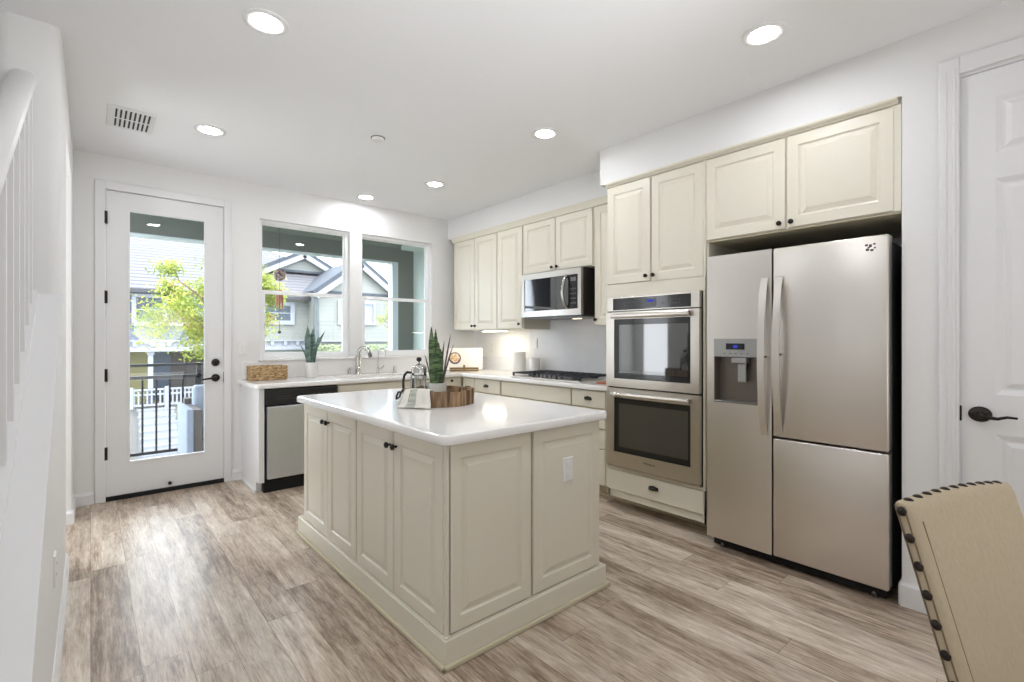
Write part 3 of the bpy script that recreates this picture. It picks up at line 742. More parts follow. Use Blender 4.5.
b = BM(); box(b, (3.407, 4.075, 1.371), (3.463, 4.445, 1.3745)); obj('diffuser', b, M['strip'], ul)

# -- microwave
mw = thing('microwave', 'stainless over-the-range microwave hanging over the cooktop', 'microwave', (3.45, 3.18, 1.50))
MX = 3.215; my0, my1 = 2.795, 3.563
b = BM(); box(b, (MX+.03, my0, 1.498), (XR-.002, my1, 1.918)); obj('body', b, M['fridgeside'], mw)
b = BM(); frame(b, (MX, my1, 1.500), (0, -1, 0), (0, 0, 1), (1, 0, 0), my1-my0, .415, .038, .03, fb=.055, ft=.055); obj('front_frame', b, M['steel2'], mw)
b = BM(); box(b, (MX+.006, my0+.155, 1.555), (MX+.03, my1-.0, 1.86)); dd = obj('door_glass', b, M['ovenglass'], mw)
b = BM(); box(b, (MX+.004, my0+.038, 1.555), (MX+.03, my0+.150, 1.86), .002, 1); k = obj('control_panel', b, M['ovenframe'], mw)
b = BM(); box(b, (MX+.002, my0+.060, 1.80), (MX+.0045, my0+.125, 1.835)); obj('display', b, M['steeld'], k)
for r_ in range(4):
    for c_ in range(3):
        b = BM(); box(b, (MX+.003, my0+.062+c_*.024, 1.60+r_*.042), (MX+.0045, my0+.078+c_*.024, 1.612+r_*.042)); obj('button', b, M['mark'], k)
b = BM(); tube(b, [(MX+.005, my0+.168, 1.86), (MX-.025, my0+.170, 1.83), (MX-.045, my0+.174, 1.76), (MX-.05, my0+.176, 1.71), (MX-.045, my0+.174, 1.65), (MX-.025, my0+.170, 1.59), (MX+.005, my0+.168, 1.562)], .014, 12); obj('handle', b, M['chrome'], mw, 60)
b = BM(); box(b, (MX+.05, my0+.03, 1.484), (XR-.05, my1-.03, 1.498), .003, 1); obj('vent_base', b, M['steeld'], mw)
b = BM(); box(b, (MX+.30, 3.08, 1.482), (MX+.34, 3.16, 1.4845)); obj('task_lamp', b, M['strip2'], mw)

# -- cooktop
ck = thing('gas_cooktop', 'stainless gas cooktop with black cast iron grates', 'cooktop', (3.40, 3.2, .914))
kx0, kx1, ky0, ky1 = 3.14, 3.64, 2.74, 3.64
b = BM(); box(b, (kx0, ky0, .914), (kx1, ky1, .926), .004, 2); obj('deck', b, M['steel'], ck)
for i in range(3):
    g0 = ky0+.02+i*.29; g1 = g0+.28; b = BM(); xa = kx0+(.10 if i == 1 else .02); xb = kx1-.02; z = .962
    for (p, q) in (((xa, g0), (xa, g1)), ((xb, g0), (xb, g1)), ((xa, g0), (xb, g0)), ((xa, g1), (xb, g1))):
        box(b, (min(p[0], q[0])-.006, min(p[1], q[1])-.006, z-.012), (max(p[0], q[0])+.006, max(p[1], q[1])+.006, z))
    for t_ in (.25, .5, .75): yy = g0+(g1-g0)*t_; box(b, (xa, yy-.005, z-.010), (xb, yy+.005, z+.002))
    for t_ in (.2, .5, .8): xx = xa+(xb-xa)*t_; box(b, (xx-.005, g0, z-.010), (xx+.005, g1, z+.002))
    for px in (xa, xb):
        for py in (g0, g1): box(b, (px-.008, py-.008, .926), (px+.008, py+.008, z))
    obj('grate', b, M['iron'], ck)
for (x, y, r_) in ((3.28, 2.90, .045), (3.52, 2.90, .038), (3.44, 3.19, .055), (3.28, 3.48, .038), (3.52, 3.48, .045)):
    b = BM(); lathe(b, [(r_, 0), (r_, .010), (r_*.7, .012), (r_*.7, .022), (.001, .024)], (x, y, .926), seg=20); obj('burner', b, M['iron'], ck, 40)
for i in range(5):
    y = 3.19+(i-2)*.058; b = BM(); lathe(b, [(.02, 0), (.02, .006), (.017, .008), (.016, .028), (.012, .031)], (3.185, y, .926), seg=16); obj('knob', b, M['steeld'], ck, 40)

# -- tall oven cabinet
ov = thing('oven_cabinet', 'tall cream cabinet housing the wall ovens, with upper doors and bottom drawer', 'cabinet', (3.3, 1.93, 0))
oy0, oy1 = 1.541, 2.325
b = BM()
box(b, (XP+TD, oy1-.018, .10), (XR-.002, oy1+.008, 2.467)); box(b, (XP+TD, oy0, .10), (XR-.002, oy0+.014, 2.467)); box(b, (XP+TD, oy0, 1.605), (XR-.002, oy1, 2.467)); box(b, (XP+TD, oy0, .10), (XR-.002, oy1, .322)); box(b, (3.6, oy0, .3), (3.698, oy1, 1.7))
box(b, (XP+.004, oy0, 1.602), (XP+TD, oy1+.008, 1.695)); box(b, (XP+.004, oy0, .318), (XP+TD, 1.556, 1.605)); box(b, (XP+.004, 2.316, .318), (XP+TD, oy1+.008, 1.605)); box(b, (XP+.008, oy0, .312), (XP+TD, oy1, .33))
box(b, (XP+.006, 1.5395, 1.69), (XP+TD, 1.557, 2.434)); obj('body', b, M['cream'], ov)
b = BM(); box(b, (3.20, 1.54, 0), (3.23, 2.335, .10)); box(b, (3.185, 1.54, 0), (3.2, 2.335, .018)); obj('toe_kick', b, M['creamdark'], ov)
door(ov, 'x', XP, 1.944, 2.322, 1.697, 2.430, (1.972, 1.735)); door(ov, 'x', XP, 1.552, 1.938, 1.690, 2.430, (1.912, 1.735))
d = door(ov, 'x', XP, 1.547, 2.322, .156, .311, None, 'drawer', flatface, t=.018); cuppull((XP, 1.918, .24), (0, -1, 0), (-1, 0, 0), d)
crown('trim_8', XP+.012, .556, 2.331, 2.434, 2.467)

# -- double wall oven
do = thing('double_wall_oven', 'stainless double wall oven with two dark glass doors', 'oven', (3.2, 1.94, .33))
oa, ob = 1.562, 2.300
b = BM(); box(b, (XP+.001, oa, .334), (3.55, ob, 1.598)); obj('body', b, M['rubber'], do)
b = BM(); box(b, (2.942, oa, 1.492), (XP, ob, 1.598), .003, 2); k = obj('control_panel', b, M['steel2'], do)
b = BM(); box(b, (2.939, 1.622, 1.500), (2.945, 2.242, 1.586)); kk = obj('glass_fascia', b, M['ovenframe'], do)
b = BM(); box(b, (2.937, 1.878, 1.512), (2.9392, 1.968, 1.572)); obj('display', b, M['grey_lcd'], kk)
b = BM(); box(b, (2.9362, 1.893, 1.548), (2.9372, 1.948, 1.562)); obj('clock_digits', b, M['blue_lcd'], kk)
for y in (1.70, 1.722, 1.744, 1.80, 1.822, 2.02, 2.045, 2.07, 2.10, 2.13):
    for z in (1.527, 1.55):
        b = BM(); box(b, (2.938, y, z), (2.9393, y+.009, z+.005)); obj('button', b, M['mark'], kk)
def ovendoor(z0, z1, g0, g1, logo):
    b = BM(); holes(b, oa, ob, z0, z1, [(1.622, 2.230, g0, g1)], lambda a, c, za, zb: box(b, (2.936, a, za), (XP-.004, c, zb)))
    d = obj('oven_door', b, M['steel2'], do)
    b = BM(); rings(b, (2.939, 2.230, g0), (0, -1, 0), (0, 0, 1), (-1, 0, 0), .608, g1-g0, [(0, 0)], .02); obj('glass_border', b, M['ovenframe'], d)
    b = BM(); rings(b, (2.938, 2.187, g0+.042), (0, -1, 0), (0, 0, 1), (-1, 0, 0), .548, g1-g0-.084, [(0, .0005)], .0); obj('window', b, M['ovenglass'], d)
    b = BM(); z = g1+.026
    prism(b, [(-.008, -.018), (.002, -.019), (.007, -.012), (.009, .0), (.007, .012), (.002, .019), (-.008, .018)], (2.905, 1.622, z-.003), (-1, 0, 0), (0, 0, 1), (0, 1, 0), .614)
    for y in (1.64, 2.20): box(b, (2.90, y, z-.012), (2.94, y+.03, z+.012))
    obj('handle', b, M['steel2'], d, 30)
    if logo:
        obj('maker_mark', text_bm('Whirlpool', .022, (2.9355, 1.93, z0+.055), (0, -1, 0), (0, 0, 1)), M['mark'], d)
    return d
ovendoor(.936, 1.486, .998, 1.434, False); ovendoor(.352, .926, .456, .858, True)
b = BM(); box(b, (2.95, oa, .334), (XP, ob, .345)); obj('bottom_trim', b, M['steel2'], do)

# -- fridge cabinet, niche, refrigerator
fc = thing('refrigerator_cabinet', 'wide cream double cabinet above the refrigerator', 'cabinet', (3.3, 1.05, 1.9))
b = BM(); box(b, (XP+TD, .545, 1.908), (XR-.002, 1.539, 2.467)); box(b, (XP+.004, .545, 1.912), (XP+TD, .580, 2.432)); box(b, (XP+.08, 1.527, .0), (XR-.002, 1.539, 1.908)); box(b, (XP+.02, 1.527, .10), (XP+.08, 1.539, 1.908)); obj('body', b, M['cream'], fc)
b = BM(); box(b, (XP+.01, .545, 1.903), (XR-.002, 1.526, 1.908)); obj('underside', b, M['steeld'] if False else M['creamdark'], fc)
door(fc, 'x', XP, 1.064, 1.537, 1.914, 2.430, (1.092, 1.945)); door(fc, 'x', XP, .570, 1.058, 1.914, 2.430, (1.030, 1.945))
fr = thing('refrigerator', 'tall stainless refrigerator with door ice dispenser and freezer drawer', 'refrigerator', (3.2, 1.03, 0))
fx = 2.900; fy0, fy1, fm = .580, 1.492, 1.108
b = BM(); box(b, (2.985, fy0+.004, .05), (3.66, fy1-.006, 1.772), .004, 1); obj('cabinet', b, M['fridgeside'], fr)
b = BM(); box(b, (2.955, fy0+.02, .012), (3.02, fy1-.02, .075)); obj('base_grille', b, M['rubber'], fr)
for y in (fy0+.07, fy1-.07):
    b = BM(); lathe(b, [(.018, 0), (.018, .02), (.01, .05)], (2.97, y, 0), seg=12); obj('foot', b, M['steeld'], fr)
dy0, dy1, dz0, dz1 = 1.188, 1.447, .905, 1.290
b = BM(); holes(b, fm+.003, fy1, .070, 1.797, [(dy0, dy1, dz0, dz1)], lambda a, c, za, zb: box(b, (fx, a, za), (2.975, c, zb)))
fl = obj('freezer_door', b, M['steel'], fr)
b = BM(); box(b, (fx, fy0, .742), (2.975, fm-.003, 1.797), .008, 3); rd = obj('fresh_food_door', b, M['steel'], fr, 30)
b = BM(); box(b, (fx, fy0, .070), (2.975, fm-.003, .732), .008, 3); obj('lower_door', b, M['steel'], fr, 30)
b = BM(); box(b, (2.977, fy0+.002, .072), (2.984, fy1-.002, 1.79)); obj('door_gasket', b, M['slot'], fr)
b = BM(); box(b, (fx+.001, dy0, 1.182), (2.95, dy1, dz1)); dp = obj('dispenser_panel', b, M['iceplastic'], fl)
b = BM(); box(b, (fx-.0005, 1.262, 1.226), (fx+.0015, 1.372, 1.262)); obj('display', b, M['grey_lcd'], dp)
b = BM(); box(b, (fx-.0015, 1.303, 1.236), (fx, 1.328, 1.252)); obj('display_digits', b, M['blue_lcd'], dp)
for i in range(5):
    b = BM(); box(b, (fx-.0008, 1.24+i*.034, 1.199), (fx+.001, 1.250+i*.034, 1.204)); obj('button', b, M['mark'], dp)
b = BM(); box(b, (fx+.066, dy0, dz0), (fx+.072, dy1, 1.182)); box(b, (fx+.001, dy1-.006, dz0), (fx+.07, dy1, 1.182)); box(b, (fx+.001, dy0, dz0), (fx+.07, dy0+.006, 1.182)); obj('dispenser_cavity', b, M['cavity'], fl)
b = BM(); box(b, (fx-.004, dy0+.004, dz0), (fx+.068, dy1-.004, dz0+.010), .003, 1); obj('drip_tray', b, M['steeld'], fl)
b = BM(); box(b, (fx+.008, 1.255, 1.142), (fx+.06, 1.345, 1.18), .006, 2); box(b, (fx+.02, 1.262, 1.03), (fx+.035, 1.312, 1.145), .006, 2); obj('dispenser_paddle', b, M['iceplastic'], fl, label='pale plastic dispenser paddle')
def fhandle(y, z0, z1, parent):
    b = BM(); n = 14; L_ = []
    for i in range(n+1):
        t_ = i/n; bow = math.sin(PI*t_)**.6*.062
        z = z0+(z1-z0)*t_; wd = .019
        L_.append([b.verts.new((fx-bow-.004, y-wd, z)), b.verts.new((fx-bow-.004, y+wd, z)), b.verts.new((fx-bow+.012, y+wd*.8, z)), b.verts.new((fx-bow+.012, y-wd*.8, z))])
    for p, q in zip(L_, L_[1:]):
        for k_ in range(4): b.faces.new((p[k_], p[(k_+1) % 4], q[(k_+1) % 4], q[k_]))
    b.faces.new(L_[0]); b.faces.new(L_[-1][::-1])
    for z in (z0+.012, z1-.012): box(b, (fx-.006, y-.015, z-.012), (fx+.001, y+.015, z+.012))
    h = obj('handle', b, M['chrome'] if False else M['steel'], parent, 40)
    bb = BM(); box(bb, (fx-.052, y-.008, (z0+z1)/2-.005), (fx, y+.008, (z0+z1)/2+.005)); obj('handle_post', bb, M['steeld'], h)
fhandle(1.146, .735, 1.640, fl); fhandle(1.068, .765, 1.640, rd)
b = BM()
for (y, z, w, h) in ((.668, 1.752, .012, .010), (.652, 1.748, .012, .014), (.636, 1.755, .010, .008), (.664, 1.730, .014, .012), (.646, 1.726, .014, .010), (.634, 1.736, .008, .008), (.658, 1.741, .012, .006)):
    box(b, (fx-.0012, y-w/2, z-h/2), (fx, y+w/2, z+h/2))
obj('emblem', b, M['mark'], rd)

# ------------------------------------------------------------------ things on the counters
def basket():
    c = Vector((1.225, 4.84, .914)); t = thing('wicker_basket', 'small rectangular woven basket at left end of counter', 'basket', tuple(c))
    L_, W_ = .152, .085
    def ring(bm, z, r, off, ll=L_, ww=W_):
        n = 72; pts = []
        for i in range(n):
            a = 2*PI*i/n; ca, sa = math.cos(a), math.sin(a); x = ll*math.copysign(abs(ca)**.35, ca); y = ww*math.copysign(abs(sa)**.35, sa)
            w = 1+.018*math.sin(i*PI/2+off); pts.append(c+Vector((x*w, y*w, z)))
        pts.append(pts[0]); tube(bm, pts, r, 6, False)
    b = BM()
    for k_ in range(6): ring(b, .012+k_*.019, .0105, k_*PI)
    for i in range(30):
        a = 2*PI*i/30; ca, sa = math.cos(a), math.sin(a); p = c+Vector((L_*math.copysign(abs(ca)**.35, ca), W_*math.copysign(abs(sa)**.35, sa), 0)); tube(b, [p+Vector((0, 0, .005)), p+Vector((0, 0, .115))], .005, 5)
    obj('woven_side', b, M['basket'], t, 60)
    b = BM(); box(b, (c.x-L_+.01, c.y-W_+.01, .916), (c.x+L_-.01, c.y+W_-.01, .926)); obj('bottom', b, M['basket'], t)
    b = BM(); ring(b, .122, .009, 0); obj('rim', b, M['basket'], t, 60)
    b = BM(); tube(b, [c+Vector((-.05, -W_, .118)), c+Vector((-.03, -W_-.004, .135)), c+Vector((.03, -W_-.004, .135)), c+Vector((.05, -W_, .118))], .006, 6); obj('handle', b, M['basket'], t, 60)
basket()

def leaf(base, h, w, lean, az, twist=0, bend=0.0):
    b = BM(); n = 12; base = Vector(base); d = Vector((math.cos(az), math.sin(az), 0)); s0 = Vector((-math.sin(az), math.cos(az), 0)); R = []
    for i in range(n+1):
        t = i/n; wd = w*(.55+1.2*t-.75*t*t) if t < .75 else w*(.55+.9-.42)*(1-(t-.75)/.25)**.8
        p = base+d*(lean*h*(t**1.6)+bend*math.sin(t*PI))+Vector((0, 0, h*t)); s = (s0*math.cos(twist*t)+d*math.sin(twist*t)); nn = Vector((0, 0, 1)).cross(s).normalized()
        th = .002+.004*(1-t)
        R.append([b.verts.new(p-s*wd+nn*wd*.35), b.verts.new(p-nn*th), b.verts.new(p+s*wd+nn*wd*.35), b.verts.new(p+nn*th+nn*wd*.05)])
    for p, q in zip(R, R[1:]):
        for k_ in range(4): b.faces.new((p[k_], p[(k_+1) % 4], q[(k_+1) % 4], q[k_]))
    b.faces.new(R[0]); return b
# left plant
pc = Vector((1.625, 4.86, .914))
p1 = thing('snake_plant', 'snake plant in plain white pot beneath the left window', 'potted plant', tuple(pc))
b = BM(); lathe(b, [(.052, 0), (.055, .004), (.066, .14), (.066, .146), (.060, .146), (.058, .12), (.001, .12)], pc, seg=28); obj('pot', b, M['ceramic'], p1, 40)
b = BM(); lathe(b, [(.057, 0), (.001, .006)], pc+Vector((0, 0, .121)), seg=20); obj('soil', b, M['soil'], p1, 60)
AZ = math.radians(-50)
def R2(x, y): # x: screen right, y: toward camera
    r = Vector((math.cos(YAW), -math.sin(YAW), 0)); f = Vector((-math.sin(YAW), -math.cos(YAW), 0)); return r*x+f*y
for (x, y, h, w, ln, az, bd) in ((-.016, .02, .375, .033, -.03, 0, 0), (.006, .0, .36, .030, .04, 0, 0), (.026, .01, .33, .019, .34, 0, -.012), (-.028, -.005, .20, .010, -.42, 0, 0), (.022, .025, .25, .012, .12, 0, 0), (-.03, .015, .14, .009, -.25, 0, .0), (.03, .0, .30, .012, .16, 0, 0)):
    base = pc+R2(x, y)+Vector((0, 0, .12)); a = math.atan2(R2(1, 0).y, R2(1, 0).x)
    # blade faces the room: its width runs screen-right
    bb = BM(); n = 12; R_ = []; rt = R2(1, 0); fw = R2(0, 1)
    for i in range(n+1):
        t = i/n; wd = w*(.62+.9*t-.62*t*t) if t < .7 else w*(.62+.63-.304)*max(.02, (1-(t-.7)/.3))**.8
        p = base+rt*(ln*h*t**1.5+bd*math.sin(PI*t))+Vector((0, 0, h*t))
        R_.append([bb.verts.new(p-rt*wd+fw*wd*.3), bb.verts.new(p-fw*.003), bb.verts.new(p+rt*wd+fw*wd*.3), bb.verts.new(p+fw*.003)])
    for p, q in zip(R_, R_[1:]):
        for k_ in range(4): bb.faces.new((p[k_], p[(k_+1) % 4], q[(k_+1) % 4], q[k_]))
    bb.faces.new(R_[0]); obj('leaf', bb, M['snake2'], p1, 40)

# round stave tray on the island
tc_ = Vector((1.54, 2.43, .914))
tr = thing('stave_tray', 'round rustic wooden stave tray on the island', 'tray', tuple(tc_))
b = BM(); ns = 34
for i in range(ns):
    a0 = 2*PI*(i+.03)/ns; a1 = 2*PI*(i+.97)/ns; ro = .205+random.uniform(-.003, .003); ri = .186; hz = .082+random.uniform(-.005, .006)
    P = [tc_+Vector((r_*math.cos(a), r_*math.sin(a), .001)) for r_, a in ((ri, a0), (ro, a0), (ro, a1), (ri, a1))]
    lo = [b.verts.new(p) for p in P]; hi = [b.verts.new(p+Vector((0, 0, hz))) for p in P]
    b.faces.new(lo[::-1]); b.faces.new(hi)
    for k_ in range(4): b.faces.new((lo[k_], lo[(k_+1) % 4], hi[(k_+1) % 4], hi[k_]))
obj('stave_wall', b, M['stave'], tr)
b = BM(); lathe(b, [(.19, .012), (.19, .028), (.001, .028)], tc_, seg=36); obj('base', b, M['stave'], tr)
for s_ in (-1, 1):
    c_ = tc_+R2(.205*s_, 0); f_ = R2(0, 1); o_ = R2(s_, 0)
    b = BM(); tube(b, [c_+f_*.05+Vector((0, 0, .068)), c_+f_*.05+o_*.02+Vector((0, 0, .07)), c_+f_*.045+o_*.032+Vector((0, 0, .045)), c_+f_*.04+o_*.034+Vector((0, 0, .03)), c_-f_*.04+o_*.034+Vector((0, 0, .03)), c_-f_*.045+o_*.032+Vector((0, 0, .045)), c_-f_*.05+o_*.02+Vector((0, 0, .07)), c_-f_*.05+Vector((0, 0, .068))], .006, 8)
    if s_ < 0: obj('metal_handle', b, M['black'], tr, 60)
    else: b.free()
# plant on the tray
q = tc_+R2(-.010, .01)+Vector((0, 0, .028))
p2 = thing('snake_plant', 'tall striped snake plant in grey pot standing on the wooden tray', 'potted plant', tuple(q))
M['greypot'] = pmat('pale_grey_pot', (214, 214, 208), .5, var=.05)
b = BM(); lathe(b, [(.048, 0), (.05, .004), (.057, .085), (.057, .092), (.051, .092), (.05, .07), (.001, .07)], q, seg=26); obj('pot', b, M['greypot'], p2, 40)
b = BM(); lathe(b, [(.049, 0), (.001, .006)], q+Vector((0, 0, .071)), seg=20); obj('soil', b, M['soil'], p2, 60)
for (x, y, h, w, ln, bd, mt) in ((-.024, .01, .35, .020, -.02, 0, 'snake'), (-.004, .0, .335, .018, -.01, 0, 'snake'), (.008, .015, .26, .019, .02, 0, 'snake'), (.020, .01, .22, .020, .02, 0, 'snake'), (.020, -.01, .27, .006, .08, 0, 'snakepurple'), (.032, 0, .31, .0055, .16, .004, 'snakepurple'), (.034, .01, .25, .0055, .26, 0.004, 'snakepurple'), (-.034, .0, .19, .004, -.2, 0, 'snakepurple'), (.0, .02, .2, .024, 0, 0, 'snake'), (-.018, .024, .21, .02, -.02, 0, 'snake')):
    base = q+R2(x, y)+Vector((0, 0, .07)); bb = BM(); n = 12; R_ = []; rt = R2(1, 0); fw = R2(0, 1)
    for i in range(n+1):
        t = i/n; wd = w*(.62+.9*t-.62*t*t) if t < .7 else w*(.62+.63-.304)*max(.02, (1-(t-.7)/.3))**.8
        p = base+rt*(ln*h*t**1.5+bd*math.sin(PI*t))+Vector((0, 0, h*t))
        R_.append([bb.verts.new(p-rt*wd+fw*wd*.3), bb.verts.new(p-fw*.003), bb.verts.new(p+rt*wd+fw*wd*.3), bb.verts.new(p+fw*.003)])
    for p, q_ in zip(R_, R_[1:]):
        for k_ in range(4): bb.faces.new((p[k_], p[(k_+1) % 4], q_[(k_+1) % 4], q_[k_]))
    bb.faces.new(R_[0]); obj('leaf', bb, M[mt], p2, 40)
# french press
fp = tc_+R2(-.116, .0)+Vector((0, 0, .028))
t = thing('french_press', 'glass and steel french press coffee maker on the wooden tray', 'coffee maker', tuple(fp))
b = BM(); lathe(b, [(.040, .006), (.042, .012), (.042, .165), (.044, .17)], fp, seg=28); obj('glass_beaker', b, M['jar'], t, 40)
b = BM(); lathe(b, [(.045, .0), (.045, .012), (.043, .014)], fp, seg=28, cap=True)
for a in (.5, 1.6, 2.7, 3.8, 5.0): p = fp+Vector((.0445*math.cos(a), .0445*math.sin(a), 0)); tube(b, [p, p+Vector((0, 0, .135))], .004, 6)
lathe(b, [(.0445, .12), (.0455, .12), (.0455, .135), (.0445, .135)], fp, seg=28, cap=False); obj('steel_frame', b, M['chrome'], t, 40)
b = BM(); lathe(b, [(.046, .150), (.047, .172), (.044, .18), (.036, .192), (.018, .2), (.005, .202)], fp, seg=28); obj('lid', b, M['chrome'], t, 40)
b = BM(); lathe(b, [(.003, .2), (.003, .215)], fp, seg=8); lathe(b, [(.004, .213), (.013, .218), (.016, .228), (.012, .238), (.001, .241)], fp, seg=16); obj('plunger_knob', b, M['black'], t, 40)
b = BM(); L_ = R2(-1, 0); tube(b, [fp+L_*.045+Vector((0, 0, .150)), fp+L_*.07+Vector((0, 0, .153)), fp+L_*.086+Vector((0, 0, .135)), fp+L_*.092+Vector((0, 0, .10)), fp+L_*.09+Vector((0, 0, .04)), fp+L_*.086+Vector((0, 0, .015))], .0075, 10); obj('handle', b, M['black'], t, 60)
# towel draped over tray rim
def towel():
    a0 = tc_+R2(-.080, .180); out = R2(-.30, 1).normalized(); side = R2(1, .22).normalized()
    t = thing('tea_towel', 'cream tea towel with grey-green stripe draped over the tray edge', 'towel', (a0.x, a0.y, .914))
    prof = [(-.09, .050), (-.05, .07), (-.02, .088), (.004, .098), (.018, .098), (.030, .088), (.036, .06), (.043, .03), (.052, .012), (.064, .007), (.07, .006)]
    b = BM(); G = []; nx = 18
    for (o_, z) in prof:
        row = []
        for i in range(nx+1):
            u = i/nx*2-1; hw = .070+.024*max(0, 1-z/.098)
            rip = .004*math.sin(u*9+z*20)*(1 if z < .09 else .5)
            row.append(b.verts.new(Vector((a0.x, a0.y, .914))+out*(o_+rip)+side*(u*hw)+Vector((0, 0, z-.004*abs(u)**3))))
        G.append(row)
    for j in range(len(prof)-1):
        for i in range(nx): b.faces.new((G[j][i], G[j][i+1], G[j+1][i+1], G[j+1][i]))
    b.transform(Matrix())
    o = obj('cloth', b, M['cloth'], t, 60)
    sm = o.modifiers.new('thick', 'SOLIDIFY'); sm.thickness = .006; sm.offset = 1
    b = BM()
    for j in range(3, len(prof)-1):
        (o0, z0), (o1, z1) = prof[j], prof[j+1]
        def P(o_, z, u): hw = .070+.024*max(0, 1-z/.098); rip = .004*math.sin(u*9+z*20)*(1 if z < .09 else .5); return Vector((a0.x, a0.y, .914))+out*(o_+rip+.0045)+side*(u*hw)+Vector((0, 0, z+.0035))
        for u0 in (-.5, -.36, -.22, -.08):
            b.faces.new([b.verts.new(P(o0, z0, u0)), b.verts.new(P(o0, z0, u0+.14)), b.verts.new(P(o1, z1, u0+.14)), b.verts.new(P(o1, z1, u0))])
    M['stripe'] = pmat('grey_green_stripe', (206, 208, 196), .9, var=.05, scale=100)
    s_ = obj('stripe', b, M['stripe'], t, 60); s2 = s_.modifiers.new('thick', 'SOLIDIFY'); s2.thickness = .0075; s2.offset = 0
towel()

# cookbook on stand in the corner
bc = Vector((3.27, 4.62, .914)); bn = R2(.10, 1).normalized(); bs = Vector((0, 0, 1)).cross(bn).normalized()
stn = thing('book_stand', 'low wooden cookbook stand in the counter corner', 'book stand', tuple(bc))
def lbox(o, U, V, N, u0, u1, v0, v1, n0, n1):
    b = BM(); prism(b, [(u0, v0), (u1, v0), (u1, v1), (u0, v1)], Vector(o)+Vector(N)*n0, U, V, N, n1-n0); return b
Z3 = Vector((0, 0, 1))
obj('ledge', lbox(bc, bs, Z3, bn, -.165, .165, 0.0, .016, -.05, .05), M['standwood'], stn)
obj('lip', lbox(bc, bs, Z3, bn, -.165, .165, .022, .046, .040, .05), M['standwood'], stn)
obj('back_rest', lbox(bc, bs, Vector(-bn*.22+Z3).normalized(), bn, -.12, .12, .0, .22, -.05, -.038), M['standwood'], stn)
obj('foot_post', lbox(bc, bs, Z3, bn, -.012, .012, .016, .075, .05, .058), M['standwood'], stn)
bk = thing('cookbook', 'open cookbook with a food bowl picture standing on the wooden stand', 'book', tuple(bc+Vector((0, 0, .016))))
up = (Z3-bn*.2).normalized()
for sgn in (-1, 1):
    ax_ = (bs*sgn+bn*.10).normalized(); nn = (bn-bs*sgn*.10).normalized()
    b = BM(); prism(b, [(0, 0), (.215, 0), (.215, .255), (0, .255)], bc+Vector((0, 0, .017))-bn*.02, ax_, up, nn, .010); obj('page_block', b, M['paper'], bk)
ax_ = (-bs+bn*.10).normalized(); n1_ = (bn+bs*.10).normalized(); nn = ax_.cross(up).normalized(); nn = nn if nn.dot(bn) > 0 else -nn; cc = bc+Vector((0, 0, .017))-bn*.02+ax_*.108+up*.135+n1_*.0101+nn*.0004
def disc(c, r, n_, o_): b = BM(); lathe(b, [(r, 0), (r, o_)], c, n_, 26); return b
M['bowlrim'] = pmat('print_bowl', (96, 84, 96), .7); M['food'] = leafmat('print_food', (196, 150, 86), (244, 226, 196), 60, (1, 1, 1))
pr = obj('bowl_picture', disc(cc, .070, nn, .0008), M['bowlrim'], bk)
obj('food_picture', disc(cc+up*.006+nn*.0008, .055, nn, .0008), M['food'], pr)

# canisters
cn = thing('ceramic_canister', 'taller white canister beside the cooktop', 'canister', (3.56, 3.985, .914), 0, 'white canisters')
b = BM(); lathe(b, [(.067, 0), (.070, .004), (.070, .225), (.067, .23), (.063, .23), (.061, .01), (.001, .01)], (3.56, 3.985, .914), seg=30); obj('body', b, M['ceramic'], cn, 40)
cn = thing('ceramic_canister', 'shorter white canister beside the cooktop', 'canister', (3.58, 3.762, .914), 0, 'white canisters')
b = BM(); lathe(b, [(.056, 0), (.059, .004), (.059, .165), (.056, .17), (.052, .17), (.050, .01), (.001, .01)], (3.58, 3.762, .914), seg=30); obj('body', b, M['ceramic'], cn, 40)
cb = thing('small_cutting_board', 'small reddish brown board on the counter beside the ovens', 'cutting board', (3.26, 2.50, .914))
b = BM(); box(b, (3.20, 2.40, .914), (3.34, 2.62, .928), .004, 2); obj('board', b, M['copper'], cb)
b = BM(); lathe(b, [(.035, .928-.914), (.04, .022), (.03, .040), (.001, .042)], (3.30, 2.50, .914), seg=18); obj('wood_scoop', b, M['copper'], cb, 40)

# ------------------------------------------------------------------ dining chair
CR = thing('dining_chair', 'tan linen dining chair with nailhead trim at lower right', 'chair', (1.293, -.169, 0), math.radians(-19.2))
CM = _W[CR.name]; HW = .190
ln_ = .30
def cb_(u, z, n):   # chair back point: u across, z height, n thickness toward the sitter (-y)
    return Vector((u, .22+ln_*(z-.45)-n, z))
b = BM(); nu, nz = 22, 18; F = []; Bk = []
def prof(u, z, s):
    # rounded slab: thickness falls to the edge
    e = min(1, (HW-abs(u))/.022); e2 = min(1, (.97-z)/.022); k_ = (1-(1-max(e, 0))**2)**.5*(1-(1-max(e2, 0))**2)**.5
    return k_
def usamp(): return [-HW, -HW+.004, -HW+.012, -HW+.024]+[-HW+.024+(2*HW-.048)*i/nu for i in range(1, nu)]+[HW-.024, HW-.012, HW-.004, HW]
zs = [.43+(.946-.43)*i/nz for i in range(nz+1)]+[.955, .963, .968, .97]
TH = .038
for z in zs:
    F.append([b.verts.new(cb_(u, z-.010*(u/HW)**2*(z > .9), TH-.012+.012*prof(u, z, 1)+.008*math.cos(u/HW*PI/2)*min(1, (.97-z)/.1))) for u in usamp()])
    Bk.append([b.verts.new(cb_(u, z-.010*(u/HW)**2*(z > .9), .012-.012*prof(u, z, 1))) for u in usamp()])
for G, fl_ in ((F, 1), (Bk, -1)):
    for j in range(len(G)-1):
        for i in range(len(G[0])-1): b.faces.new((G[j][i], G[j][i+1], G[j+1][i+1], G[j+1][i]))
m_ = len(F[0])-1
